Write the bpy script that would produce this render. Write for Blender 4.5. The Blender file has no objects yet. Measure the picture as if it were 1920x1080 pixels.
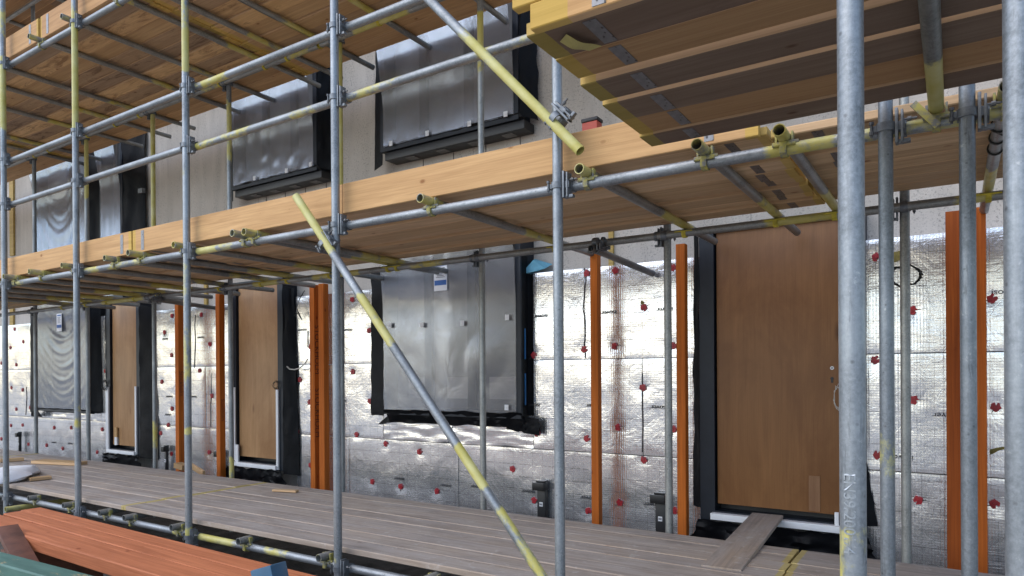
import bpy, bmesh, math, random
from math import sin, cos, pi, radians, sqrt
from mathutils import Vector, Matrix, noise

random.seed(11)
S = bpy.context.scene
COL = S.collection

# ------------------------------------------------------------------ camera
FPX, YAW, PITCH, ROLL, CY = 1281.1, radians(32.91), radians(-.09), radians(-.38), 702.1
EYE = Vector((0, 0, 1.6))
fw = Vector((-sin(YAW)*cos(PITCH), cos(YAW)*cos(PITCH), sin(PITCH)))
r0 = Vector((cos(YAW), sin(YAW), 0)); u0 = r0.cross(fw)
rt = r0*cos(ROLL)+u0*sin(ROLL); up = -r0*sin(ROLL)+u0*cos(ROLL)
cam = bpy.data.cameras.new('camera'); camo = bpy.data.objects.new('camera', cam)
COL.objects.link(camo); S.camera = camo
cam.sensor_width = 36; cam.lens = FPX/1920*36; cam.shift_y = (CY-540)/1920
cam.clip_start = .05; cam.clip_end = 800
M = Matrix.Identity(4)
for i in range(3):
    M[i][0], M[i][1], M[i][2], M[i][3] = rt[i], up[i], -fw[i], EYE[i]
camo.matrix_world = M

# ------------------------------------------------------------------ light
SUN_EL, SUN_AZ = radians(48), radians(215)      # azimuth clockwise from +Y (north)
w = bpy.data.worlds.new('World'); S.world = w; w.use_nodes = True
nt = w.node_tree; bg = nt.nodes['Background']
sky = nt.nodes.new('ShaderNodeTexSky'); sky.sky_type = 'NISHITA'; sky.sun_disc = False
sky.sun_elevation = SUN_EL; sky.sun_rotation = SUN_AZ; sky.altitude = 50
sky.air_density = 1.0; sky.dust_density = 1.5; sky.ozone_density = 1.5
nt.links.new(sky.outputs[0], bg.inputs[0]); bg.inputs[1].default_value = .15
sl = bpy.data.lights.new('sun', 'SUN'); sl.energy = .8; sl.angle = radians(90); sl.color = (1, .975, .95)
so = bpy.data.objects.new('sun', sl); COL.objects.link(so)
sdir = Vector((sin(SUN_AZ)*cos(SUN_EL), cos(SUN_AZ)*cos(SUN_EL), sin(SUN_EL)))
so.rotation_euler = sdir.to_track_quat('Z', 'Y').to_euler(); so.location = sdir*30
S.view_settings.view_transform = 'Standard'; S.view_settings.look = 'None'
S.view_settings.gamma = 1; S.view_settings.exposure = .95
S.cycles.max_bounces = 10; S.cycles.diffuse_bounces = 5; S.cycles.glossy_bounces = 5
S.cycles.transparent_max_bounces = 12
S.cycles.use_denoising = True

# pixel (1920x1080 frame) -> point on the plane Y=c / Z=c, and back
def ray(x, y): return rt*((x-960)/FPX)-up*((y-CY)/FPX)+fw
def atY(x, y, Y): d = ray(x, y); return EYE+d*(Y/d.y)
def atZ(x, y, Z): d = ray(x, y); return EYE+d*((Z-EYE.z)/d.z)
def pr(P): d = P-EYE; k = d.dot(fw); return 960+FPX*d.dot(rt)/k, CY-FPX*d.dot(up)/k

# ------------------------------------------------------------------ object helpers
WM = {}
def base_of(bm):
    xs = [v.co.x for v in bm.verts]; ys = [v.co.y for v in bm.verts]; zs = [v.co.z for v in bm.verts]
    return Vector(((min(xs)+max(xs))/2, (min(ys)+max(ys))/2, min(zs)))
def link(o, mw, parent=None):
    COL.objects.link(o)
    if parent is not None:
        o.parent = parent; o.matrix_basis = WM[parent].inverted() @ mw
    else: o.matrix_basis = mw
    WM[o] = mw.copy(); return o
def obj(name, bm, mat, parent=None, mw=None, smooth=True, color=None):
    """bm in world coords (mw None) or in the local frame of mw."""
    if mw is None:
        c = base_of(bm); bmesh.ops.translate(bm, verts=bm.verts[:], vec=-c); mw = Matrix.Translation(c)
    me = bpy.data.meshes.new(name); bm.normal_update(); bm.to_mesh(me); bm.free()
    if smooth:
        for p in me.polygons: p.use_smooth = True
        try: me.set_sharp_from_angle(angle=radians(40))
        except Exception: pass
    me.materials.append(mat)
    o = bpy.data.objects.new(name, me)
    if color: o.color = color
    return link(o, mw, parent)
def dup(src, mw, parent=None, color=None):
    o = src.copy(); o.parent = None; o.matrix_parent_inverse = Matrix.Identity(4)
    if color: o.color = color
    link(o, mw, parent)
    for ch in [c for c in WM if c.parent == src]:
        dup(ch, mw @ WM[src].inverted() @ WM[ch], o)
    return o
def empty(name, loc):
    o = bpy.data.objects.new(name, None); o.empty_display_size = .1
    return link(o, Matrix.Translation(loc))
def tag(o, label, cat, group=None):
    o['label'] = label; o['category'] = cat
    if group: o['group'] = group
    return o
ORD = ['', 'first', 'second', 'third', 'fourth', 'fifth', 'sixth', 'seventh', 'eighth', 'ninth', 'tenth', 'eleventh', 'twelfth', 'thirteenth', 'fourteenth', 'fifteenth', 'sixteenth', 'seventeenth', 'eighteenth', 'nineteenth', 'twentieth']

def box(bm, x0, x1, y0, y1, z0, z1, m=None, bev=0):
    vs = [bm.verts.new(Vector(p)) for p in [(x0,y0,z0),(x1,y0,z0),(x1,y1,z0),(x0,y1,z0),(x0,y0,z1),(x1,y0,z1),(x1,y1,z1),(x0,y1,z1)]]
    fs = [bm.faces.new([vs[i] for i in q]) for q in [(0,3,2,1),(4,5,6,7),(0,1,5,4),(1,2,6,5),(2,3,7,6),(3,0,4,7)]]
    if bev:
        es = set(e for f in fs for e in f.edges)
        r = bmesh.ops.bevel(bm, geom=list(es), offset=bev, segments=2, affect='EDGES', profile=.6)
        vs = list(set(v for v in r['verts']))
    if m is not None: bmesh.ops.transform(bm, matrix=m, verts=[v for v in vs if v.is_valid])
    return vs
def frame(a, b, upv=Vector((0,0,1))):
    """matrix with local Z from a to b"""
    z = (b-a).normalized()
    if abs(z.dot(upv)) > .98: upv = Vector((1,0,0))
    x = upv.cross(z).normalized(); y = z.cross(x)
    m = Matrix.Identity(4)
    for i in range(3): m[i][0], m[i][1], m[i][2], m[i][3] = x[i], y[i], z[i], a[i]
    return m
def cyl(bm, a, b, r, n=12, r2=None, cap=True):
    m = frame(a, b); L = (b-a).length; r2 = r if r2 is None else r2
    A = [bm.verts.new(m @ Vector((r*cos(2*pi*i/n), r*sin(2*pi*i/n), 0))) for i in range(n)]
    B = [bm.verts.new(m @ Vector((r2*cos(2*pi*i/n), r2*sin(2*pi*i/n), L))) for i in range(n)]
    for i in range(n):
        j = (i+1) % n; bm.faces.new([A[i], A[j], B[j], B[i]])
    if cap: bm.faces.new(A[::-1]); bm.faces.new(B)
def ring(bm, axis, c, ro, ri, h, n=18, a0=0, a1=2*pi):
    """closed or partial band round an axis"""
    full = abs(a1-a0-2*pi) < 1e-4; k = n if full else n+1
    ax = {'X': (Vector((0,1,0)), Vector((0,0,1)), Vector((1,0,0))), 'Z': (Vector((1,0,0)), Vector((0,1,0)), Vector((0,0,1))), 'Y': (Vector((0,0,1)), Vector((1,0,0)), Vector((0,1,0)))}[axis]
    R = []
    for i in range(k):
        t = a0+(a1-a0)*i/n; d = ax[0]*cos(t)+ax[1]*sin(t)
        R.append([bm.verts.new(c+d*rr+ax[2]*hh) for rr, hh in ((ri,-h/2),(ro,-h/2),(ro,h/2),(ri,h/2))])
    for i in range(n):
        p, q = R[i], R[(i+1) % k]
        for s in range(4): bm.faces.new([p[s], q[s], q[(s+1)%4], p[(s+1)%4]])
    if not full: bm.faces.new(R[0]); bm.faces.new(R[-1][::-1])
def path_tube(bm, pts, r, n=6, closed=False):
    rings = []; N = len(pts)
    for i, p in enumerate(pts):
        a = pts[max(i-1,0)]; b = pts[min(i+1,N-1)]
        m = frame(p, p+(b-a).normalized())
        rings.append([bm.verts.new(m @ Vector((r*cos(2*pi*k/n), r*sin(2*pi*k/n), 0))) for k in range(n)])
    for A, B in zip(rings, rings[1:]):
        for k in range(n): bm.faces.new([A[k], A[(k+1)%n], B[(k+1)%n], B[k]])
    bm.faces.new(rings[0][::-1]); bm.faces.new(rings[-1])
def sheet(bm, A, B, Cc, D, nu, nv, fn=None, thick=.003):
    """bilinear patch A-B (bottom) D-C (top) with offset fn(u,v)->Vector, given a thickness"""
    G = []
    for j in range(nv+1):
        v = j/nv; row = []
        for i in range(nu+1):
            u = i/nu; p = (A*(1-u)+B*u)*(1-v)+(D*(1-u)+Cc*u)*v
            if fn: p = p+fn(u, v)
            row.append(p)
        G.append(row)
    nrm = ((B-A).cross(D-A)).normalized()*thick
    F = [[bm.verts.new(p) for p in row] for row in G]; K = [[bm.verts.new(p-nrm) for p in row] for row in G]
    for j in range(nv):
        for i in range(nu):
            bm.faces.new([F[j][i], F[j][i+1], F[j+1][i+1], F[j+1][i]])
            bm.faces.new([K[j][i], K[j+1][i], K[j+1][i+1], K[j][i+1]])
    edge = [(0,i) for i in range(nu)]+[(j,nu) for j in range(nv)]+[(nv,i) for i in range(nu,0,-1)]+[(j,0) for j in range(nv,0,-1)]
    for a, b in zip(edge, edge[1:]+edge[:1]):
        bm.faces.new([F[b[0]][b[1]], F[a[0]][a[1]], K[a[0]][a[1]], K[b[0]][b[1]]])

# ------------------------------------------------------------------ materials
class N:
    def __init__(s, name):
        s.m = bpy.data.materials.new(name); s.m.use_nodes = True; s.t = s.m.node_tree
        s.p = s.t.nodes['Principled BSDF']; s.out = s.t.nodes['Material Output']; s.tc = s.t.nodes.new('ShaderNodeTexCoord')
        s.oi = None
    def n(s, k): return s.t.nodes.new('ShaderNode'+k)
    def l(s, a, b): s.t.links.new(a, b)
    def put(s, inp, v):
        if hasattr(v, 'is_output'): s.l(v, inp)
        else: inp.default_value = v
    def info(s, o):
        if s.oi is None: s.oi = s.n('ObjectInfo')
        return s.oi.outputs[o]
    def vec(s, sc, rnd=True, loc=(0,0,0)):
        m = s.n('Mapping'); m.inputs['Scale'].default_value = sc; m.inputs['Location'].default_value = loc
        if rnd:
            a = s.n('VectorMath'); a.operation = 'ADD'; s.l(s.tc.outputs['Object'], a.inputs[0])
            k = s.n('MixRGB'); k.blend_type = 'MULTIPLY'; k.inputs[0].default_value = 1
            s.l(s.info('Random'), k.inputs[1]); k.inputs[2].default_value = (37, 61, 53, 1)
            s.l(k.outputs[0], a.inputs[1]); s.l(a.outputs[0], m.inputs[0])
        else: s.l(s.tc.outputs['Object'], m.inputs[0])
        return m.outputs[0]
    def noise(s, vec, scale, detail=4, rough=.55, dist=0):
        t = s.n('TexNoise'); s.l(vec, t.inputs['Vector']); t.inputs['Scale'].default_value = scale
        t.inputs['Detail'].default_value = detail; t.inputs['Roughness'].default_value = rough; t.inputs['Distortion'].default_value = dist
        return t.outputs['Fac']
    def vor(s, vec, scale, feat='F1'):
        t = s.n('TexVoronoi'); t.feature = feat; s.l(vec, t.inputs['Vector']); t.inputs['Scale'].default_value = scale
        return t.outputs['Distance']
    def map(s, v, a, b, c=0, d=1):
        m = s.n('MapRange'); s.put(m.inputs[0], v)
        for i, x in enumerate((a,b,c,d)): s.put(m.inputs[1+i], x)
        return m.outputs[0]
    def math(s, op, a, b=0, cl=False):
        m = s.n('Math'); m.operation = op; m.use_clamp = cl; s.put(m.inputs[0], a); s.put(m.inputs[1], b); return m.outputs[0]
    def mix(s, f, a, b, mode='MIX'):
        m = s.n('MixRGB'); m.blend_type = mode
        s.put(m.inputs[0], f)
        for k, v in ((1,a),(2,b)):
            s.put(m.inputs[k], v if hasattr(v,'is_output') else (*v, 1) if len(v)==3 else v)
        return m.outputs[0]
    def bump(s, h, strength=.3, dist=.01, prev=None):
        b = s.n('Bump'); b.inputs['Strength'].default_value = strength; b.inputs['Distance'].default_value = dist
        s.l(h, b.inputs['Height'])
        if prev is not None: s.l(prev, b.inputs['Normal'])
        return b.outputs[0]
    def attr(s, nm):
        a = s.n('Attribute'); a.attribute_name = nm; return a.outputs['Fac']
    def fin(s, col=None, rough=None, metal=None, nrm=None, spec=None):
        if col is not None: s.put(s.p.inputs['Base Color'], col if hasattr(col,'is_output') else (*col,1))
        if rough is not None: s.put(s.p.inputs['Roughness'], rough)
        if metal is not None: s.put(s.p.inputs['Metallic'], metal)
        if nrm is not None: s.l(nrm, s.p.inputs['Normal'])
        if spec is not None: s.put(s.p.inputs['Specular IOR Level'], spec)
        return s.m

YEL = (.47, .38, .045)
def mat_galv():
    s = N('galvanised_steel'); v = s.vec((1,1,1)); st = s.vec((70,70,2.2))
    big = s.noise(v, 5, 5, .6); fine = s.noise(v, 90, 3, .7); strk = s.noise(st, 1, 4, .6)
    c = s.mix(s.map(big,.3,.7), (.145,.16,.17), (.295,.322,.34))
    c = s.mix(s.map(fine,.35,.7,0,.55), c, (.385,.41,.435))
    c = s.mix(s.map(strk,.55,.75,0,.5), c, (.17,.19,.21))
    c = s.mix(s.map(s.vor(v, 26),.05,.14,.7,0), c, (.10,.105,.11))
    c = s.mix(s.math('MULTIPLY', s.map(s.noise(v,21,6,.8),.60,.68), s.map(big,.4,.6)), c, (.52,.53,.53))
    c = s.mix(s.map(s.noise(s.vec((34,34,5)),1,6,.75),.58,.66,0,.6), c, (.115,.125,.135))
    c = s.mix(1, c, s.info('Color'), 'MULTIPLY')
    pa = s.math('ADD', s.attr('paint'), s.math('MULTIPLY', s.math('SUBTRACT', s.noise(s.vec((9,9,5)),1.2,7,.72), .5), 2.1))
    pf = s.math('MULTIPLY', s.map(pa,.40,.66), s.map(s.attr('paint'),0,.2))
    yc = s.mix(s.map(s.noise(v,9,4),.35,.7), (.47,.41,.075), (.56,.52,.20))
    yc = s.mix(.5, yc, s.mix(1, yc, s.info('Color'), 'MULTIPLY'))
    c = s.mix(s.math('MULTIPLY', pf, .92), c, yc)
    rst = s.math('MULTIPLY', s.map(s.noise(v,13,5,.7),.62,.75,0,.5), s.map(s.info('Alpha'),1,.5,0,1))
    c = s.mix(rst, c, (.14,.075,.035))
    m = s.math('MULTIPLY', s.math('SUBTRACT', 1, pf), .55)
    return s.fin(c, s.map(big,.3,.7,.52,.38), m, s.bump(fine,.12,.002))
GALV = mat_galv()

def mat_wood(name, weather=0., grain=1., paintable=True):
    s = N(name); v = s.vec((.8,10,10)); v2 = s.vec((1.3,5,5)); vm = s.vec((1.4,48,48)); vf = s.vec((2.5,150,150)); vk = s.vec((4.2,7,7)); vs = s.vec((2.6,10,10))
    g = s.noise(v, 1.5, 5, .55, 1.2); m = s.noise(vm, 1, 5, .6, .6); f = s.noise(vf, 1, 3, .6); b = s.noise(v2, .9, 4)
    t = s.info('Color')
    def tm(*k): return s.mix(1, t, k, 'MULTIPLY')
    c = s.mix(s.map(g,.3,.7), tm(.82,.77,.72), tm(1.14,1.13,1.11))
    c = s.mix(s.map(m,.42,.72,0,.55*grain), c, tm(.60,.51,.43))
    c = s.mix(s.map(f,.45,.75,.0,.4*grain), c, tm(.56,.48,.42))
    c = s.mix(s.map(b,.4,.7,0,.45), c, tm(.80,.73,.67))
    kd = s.vor(vk, 1.0)
    rg = s.math('MULTIPLY', s.math('ADD', s.math('MULTIPLY', s.math('SINE', s.math('MULTIPLY', kd, 150)), .5), .5), s.map(kd,.06,.28,.28,0))
    c = s.mix(rg, c, tm(.62,.5,.4))
    c = s.mix(s.map(kd,.05,.105,.85,0), c, tm(.40,.25,.16))
    sa = s.map(s.info('Alpha'), 1, 0, .78, .42)
    sn = s.noise(vs, 1.1, 7, .74, .9)
    sm = s.math('MULTIPLY', s.math('SUBTRACT', sn, sa), 8, True)
    c = s.mix(s.math('MULTIPLY', sm, .72), c, tm(.30,.22,.18))
    if weather:
        c = s.mix(s.map(s.noise(vs,.7,6,.65),.35,.65,.25*weather,weather), c, (.335,.315,.305))
        c = s.mix(s.map(s.noise(s.vec((1.1,3.5,3.5)),1.6,7,.78),.48,.68,0,.62), c, (.15,.13,.12))
        c = s.mix(s.map(s.noise(s.vec((14,14,14)),1,6,.75),.57,.66,0,.55), c, (.44,.42,.40))
        c = s.mix(s.map(s.noise(vm,.7,4),.5,.72,0,.6), c, (.15,.13,.125))
    if paintable:
        c = s.mix(s.math('MULTIPLY', s.attr('edge'), (.85-.9*weather)), c, s.mix(s.map(m,.35,.7), (.66,.44,.25), (.46,.29,.15)))
        pa = s.math('ADD', s.attr('paint'), s.math('MULTIPLY', s.math('SUBTRACT', s.noise(vs,2.2,6,.72), .5), 1.3))
        pf = s.math('MULTIPLY', s.map(pa,.42,.72), s.map(s.attr('paint'),0,.1))
        c = s.mix(s.math('MULTIPLY', pf, .62), c, s.mix(.4, YEL, s.mix(1, c, (1.2,1.05,.4), 'MULTIPLY')))
    return s.fin(c, .7, 0, s.bump(s.math('ADD', s.math('MULTIPLY', m, .6), f), .22, .002), .28)
WOOD = mat_wood('sawn_timber'); GREYWOOD = mat_wood('weathered_timber', .75, 1.5); ORANGE = mat_wood('treated_orange_timber', 0, 1.7, False)

def mat_ply():
    s = N('plywood_sheet'); v = s.vec((9,9,.7)); vf = s.vec((140,140,3)); vb = s.vec((1.2,1.2,.6)); t = s.info('Color')
    g = s.noise(v, 1.4, 7, .6, .9); f = s.noise(vf, 1, 3)
    c = s.mix(s.map(g,.3,.7), s.mix(1,t,(.86,.82,.78),'MULTIPLY'), s.mix(1,t,(1.1,1.1,1.1),'MULTIPLY'))
    c = s.mix(s.map(f,.5,.72,0,.35), c, s.mix(1,t,(.6,.52,.46),'MULTIPLY'))
    c = s.mix(s.map(s.noise(vb,1.5,6,.68,.6),.44,.68,0,.75), c, s.mix(1,t,(.6,.5,.42),'MULTIPLY'))
    c = s.mix(s.map(s.vor(s.vec((3,3,1.1)),1),.03,.09,.8,0), c, s.mix(1,t,(.28,.2,.15),'MULTIPLY'))
    return s.fin(c, .5, 0, s.bump(f,.15,.002), .35)
PLY = mat_ply()

def mat_foil():
    s = N('foil_facing'); v = s.vec((1,1,1)); tc = s.tc.outputs['Object']
    cr = s.noise(v, 7, 6, .6, 2.2); cr2 = s.noise(v, 2.2, 4, .5, 1.0)
    rid = s.math('ABSOLUTE', s.math('SUBTRACT', s.noise(v, 3.6, 3, .5, 1.6), .5))
    crease = s.map(rid, 0, .02, 1, 0)
    vr = s.noise(s.vec((120,1,3.5)), 1, 3, .6); hr = s.noise(s.vec((3.5,1,110)), 1, 3, .6)
    fine = s.noise(v, 75, 4, .7)
    sep = s.n('SeparateXYZ'); s.l(s.vec((1,1,1)), sep.inputs[0])
    def grid(o, pitch, wd):
        fr = s.math('FRACT', s.math('DIVIDE', sep.outputs[o], pitch)); d = s.math('ABSOLUTE', s.math('SUBTRACT', fr, .5))
        return s.map(d, 0, wd, 1, 0)
    dash = s.map(s.noise(s.vec((45,1,45)), 1, 2), .42, .52)
    gl = s.math('MAXIMUM', s.math('MULTIPLY', grid('Z',.105,.05), .95), s.math('MULTIPLY', grid('X',.098,.042), .7))
    gl = s.math('MULTIPLY', gl, dash)
    fg = s.math('MULTIPLY', s.math('MAXIMUM', grid('X',.0155,.12), grid('Z',.0155,.12)), .085)
    ink = s.math('MAXIMUM', s.math('MULTIPLY', gl, .62), s.math('MULTIPLY', fg, s.map(cr2,.35,.65,.4,1.5)))
    c = s.mix(s.map(cr2,.35,.65), (.80,.81,.835), (.90,.905,.915))
    c = s.mix(ink, c, (.10,.10,.11))
    h = s.math('ADD', s.math('MULTIPLY', cr, 1.0), s.math('MULTIPLY', crease, -.16))
    b = s.bump(cr2, .10, .05); b = s.bump(h, .09, .02, b)
    b = s.bump(vr, .24, .0030, b); b = s.bump(hr, .10, .002, b); b = s.bump(fine, .10, .002, b); b = s.bump(grid('X',.0175,.5), .15, .0020, b); b = s.bump(grid('Z',.0165,.5), .06, .0015, b)
    return s.fin(c, s.map(fine,.3,.7,.13,.22), .86, b)
FOIL = mat_foil()

def mat_concrete():
    s = N('cast_concrete'); v = s.vec((1,1,1), False); vs = s.vec((9,9,1.1), False)
    a = s.noise(v, 1.3, 5, .6); st = s.noise(vs, 1, 6, .7); pit = s.noise(v, 120, 2, .5); blot = s.noise(v, 60, 5, .75)
    c = s.mix(s.map(a,.3,.7), (.46,.42,.37), (.58,.535,.48))
    spk = s.math('MULTIPLY', s.map(blot,.52,.60), s.map(st,.44,.58))
    c = s.mix(s.math('MULTIPLY', spk, .55), c, (.08,.075,.07))
    c = s.mix(s.map(s.noise(vs,.45,4),.5,.7,0,.3), c, (.26,.24,.22))
    c = s.mix(s.math('MULTIPLY', s.map(s.vor(v,42),.04,.08,.45,0), s.map(a,.4,.6,.2,.8)), c, (.13,.12,.115))
    c = s.mix(s.map(pit,.58,.68,0,.35), c, (.22,.2,.185))
    # thin vertical cracks / formwork joints
    sep = s.n('SeparateXYZ'); s.l(v, sep.inputs[0])
    fr = s.math('FRACT', s.math('DIVIDE', sep.outputs['X'], .62)); ln = s.map(s.math('ABSOLUTE', s.math('SUBTRACT', fr, .5)), 0, .006, 1, 0)
    c = s.mix(s.math('MULTIPLY', ln, s.map(s.noise(s.vec((1,1,2.2),False),1,2),.52,.56,0,.85)), c, (.08,.075,.07))
    return s.fin(c, .88, 0, s.bump(blot,.35,.004), .25)
CONC = mat_concrete()

def flat(name, col, rough=.5, metal=0, bsc=0, bst=.2, bd=.005, var=.15, vsc=8, spec=.5):
    s = N(name); v = s.vec((1,1,1)); n = s.noise(v, vsc, 4, .6)
    c = s.mix(s.map(n,.3,.7), tuple(x*(1-var) for x in col), tuple(x*(1+var) for x in col))
    b = s.bump(s.noise(v, bsc, 5, .6, .5), bst, bd) if bsc else None
    return s.fin(c, rough, metal, b, spec)
MEMB = flat('black_membrane', (.004,.0045,.006), .5, 0, 5, .35, .03, .3, 8, .18)
FRAME = flat('dark_blue_frame', (.011,.015,.023), .42, 0, 0, 0, 0, .2, 8, .3)
BLACKP = flat('black_plastic', (.007,.007,.008), .42)
WHITEP = flat('white_plastic', (.72,.73,.75), .45, 0, 0, 0, 0, .06)
RED = flat('red_plastic', (.36,.012,.022), .4, 0, 0, 0, 0, .3, 60)
WASH = flat('torn_foil_mark', (.05,.04,.04), .5)
LABELW = flat('paper_label', (.75,.75,.76), .6, 0, 0, 0, 0, .03)
LABELB = flat('blue_ink', (.03,.11,.34), .6)
INK = flat('black_ink', (.03,.03,.035), .6)
BRAND = flat('burnt_ink', (.10,.025,.01), .8)
STEEL = flat('coupler_steel', (.17,.185,.20), .5, .6, 60, .25, .002, .35, 30)
def mat_clip():
    s = N('worn_yellow_steel'); v = s.vec((1,1,1)); n = s.noise(v, 34, 5, .7)
    return s.fin(s.mix(s.map(n,.40,.58), (.17,.17,.165), (.38,.335,.075)), .6, 0, s.bump(n,.3,.002))
YPAINT = mat_clip(); YBRIGHT = flat('yellow_painted_clip', (.55,.46,.05), .55, 0, 40, .3, .002, .3, 25)
BOLT = flat('bolt_steel', (.13,.135,.14), .5, .6, 0, 0, 0, .3, 40)
CYAN = flat('blue_foam', (.16,.42,.55), .8)
BRACKET = flat('dark_bracket', (.16,.155,.15), .5, .3)
def mat_green():
    s = N('green_painted_timber'); v = s.vec((1,6,6)); n = s.noise(v, 3, 6, .7)
    c = s.mix(s.map(n,.3,.7), (.035,.10,.078), (.075,.175,.14)); c = s.mix(s.map(s.noise(s.vec((6,9,9)),1.5,7,.75),.60,.64), c, (.30,.25,.13))
    return s.fin(c, .6, 0, s.bump(n,.4,.005))
GREENP = mat_green()
BROWN = flat('brown_stained_timber', (.13,.05,.03), .6, 0, 30, .4, .004, .35, 9)
BLUEP = flat('blue_painted_wood', (.035,.11,.19), .5)
SACK = flat('white_woven_plastic', (.68,.70,.74), .5, 0, 30, .4, .006, .06)
CABLE = flat('dark_cable', (.014,.016,.012), .5); CABLEW = flat('pale_cable', (.6,.58,.53), .5)
TAPE = flat('yellow_tape', (.40,.34,.11), .6, 0, 25, .5, .006, .2)
GLASS = flat('dark_glass', (.19,.178,.165), .4, 0, 0, 0, 0, .2, 2)
BEIGE = flat('inner_board', (.52,.47,.42), .7)

def mat_plate():
    s = N('nail_plate_steel'); v = s.vec((1,1,1), False)
    sep = s.n('SeparateXYZ'); s.l(v, sep.inputs[0])
    b = s.n('TexBrick'); s.l(s.vec((1,1,1),False), b.inputs['Vector'])
    n = s.map(s.vor(s.vec((70,40,40),False),1),.18,.3,1,0)
    c = s.mix(s.noise(v,40), (.13,.13,.13), (.27,.27,.28)); c = s.mix(s.math('MULTIPLY', n, .85), c, (.05,.045,.04))
    return s.fin(c, .45, .6, s.bump(n,.5,.003))
PLATE = mat_plate()

def mat_film():
    s = N('polythene_film'); v = s.vec((1,1,1)); a = s.noise(v, 3.2, 4, .55, 1.3); b = s.noise(s.vec((2,1,7)), 2.5, 4, .6, .8); f = s.noise(v, 30, 4, .6)
    rid = s.map(s.math('ABSOLUTE', s.math('SUBTRACT', s.noise(v, 4.5, 3, .5, 1.4), .5)), 0, .03, 1, 0)
    nb = s.bump(a, .035, .05); nb = s.bump(b, .02, .02, nb); nb = s.bump(rid, .03, .004, nb); nb = s.bump(f, .03, .003, nb)
    s.fin((.34,.33,.325), .5, 0, nb, .2)
    tr = s.n('BsdfTransparent'); tr.inputs[0].default_value = (.90,.90,.92,1)
    gl = s.n('BsdfGlossy'); gl.inputs['Color'].default_value = (.86,.92,1,1); gl.inputs['Roughness'].default_value = .20; s.l(nb, gl.inputs['Normal'])
    fr = s.n('Fresnel'); fr.inputs['IOR'].default_value = 1.6; s.l(nb, fr.inputs['Normal'])
    mx = s.n('MixShader'); s.put(mx.inputs[0], s.map(a,.3,.7,.13,.24)); s.l(tr.outputs[0], mx.inputs[1]); s.l(s.p.outputs[0], mx.inputs[2])
    m2 = s.n('MixShader'); s.put(m2.inputs[0], s.math('ADD', s.math('MULTIPLY', fr.outputs[0], .5), .0, True)); s.l(mx.outputs[0], m2.inputs[1]); s.l(gl.outputs[0], m2.inputs[2])
    s.l(m2.outputs[0], s.out.inputs[0]); return s.m
FILM = mat_film()

def mat_ground():
    s = N('crushed_stone_ground'); v = s.vec((1,1,1), False)
    a = s.noise(v, .35, 5); f = s.noise(v, 14, 6, .7); p = s.vor(v, 22)
    c = s.mix(s.map(a,.3,.7), (.40,.385,.355), (.54,.52,.485)); c = s.mix(s.map(f,.35,.7,0,.6), c, (.2,.185,.165))
    return s.fin(c, .95, 0, s.bump(s.math('ADD', f, p), .8, .03), .2)

# ------------------------------------------------------------------ ground
bm = bmesh.new()
vs = [bm.verts.new(p) for p in ((-400,-400,0),(400,-400,0),(400,400,0),(-400,400,0))]; bm.faces.new(vs)
g = obj('ground', bm, mat_ground(), smooth=False); g['kind'] = 'structure'
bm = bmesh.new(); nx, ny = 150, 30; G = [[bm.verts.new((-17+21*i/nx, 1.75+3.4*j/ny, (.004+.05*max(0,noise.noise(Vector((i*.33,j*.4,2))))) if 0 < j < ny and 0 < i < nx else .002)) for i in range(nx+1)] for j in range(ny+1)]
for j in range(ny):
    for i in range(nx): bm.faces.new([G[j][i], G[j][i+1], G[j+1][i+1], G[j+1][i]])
g = obj('under_deck_shade', bm, flat('shade_dark_ground', (.085,.075,.065), .95, 0, 30, .8, .02, .5, 6)); g['kind'] = 'structure'  # dark sheet added over the ground, its colour standing in for shade under the deck

# ------------------------------------------------------------------ the house under construction
YF, YC = 5.0, 5.1        # face of the foil, face of the concrete
house = empty('terraced_house', Vector((-5.5, YC, 0)))
tag(house, 'unfinished grey concrete house with silver foil insulation, film covered windows and boarded doors', 'building')
bm = bmesh.new(); box(bm, -17, 4, YC, YC+.3, 0, 7.2)
obj('wall', bm, CONC, house, smooth=False)

PINS = [(1643,482),(1860,560),(1714,750),(1867,763),(1645,853),(1721,938),(1865,945),(1641,675),(1711,582),
 (1154,507),(1100,512),(1207,577),(1001,666),(1095,655),(1152,649),(1262,648),(1261,501),(1205,727),(1007,813),(1100,822),(1159,801),(1262,804),(1207,862),(1001,938),(1103,958),(1162,942),(1265,957),(961,879),
 (693,752),(668,815),(723,832),(786,847),(698,903),(751,912),(819,921),(660,562),(692,620),(661,697),
 (377,590),(393,645),(322,592),(321,666),(374,695),(562,712),(582,650),(397,742),(322,766),(321,851),(392,848),(580,754),(556,810),(582,872),
 (27,617),(43,641),(19,652),(30,684),(2,681),(182,632),(308,623),(197,696),(303,716),(21,727),(42,731),(30,767),(56,764),(20,798),(42,797),(101,802),(133,802),(53,833),(87,835),(117,841),(184,759),(191,805),(182,848),(301,812),(315,797),(2,823)]
PXZ = [(p.x, p.z) for p in (atY(x, y, YF) for x, y in PINS)]
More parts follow.
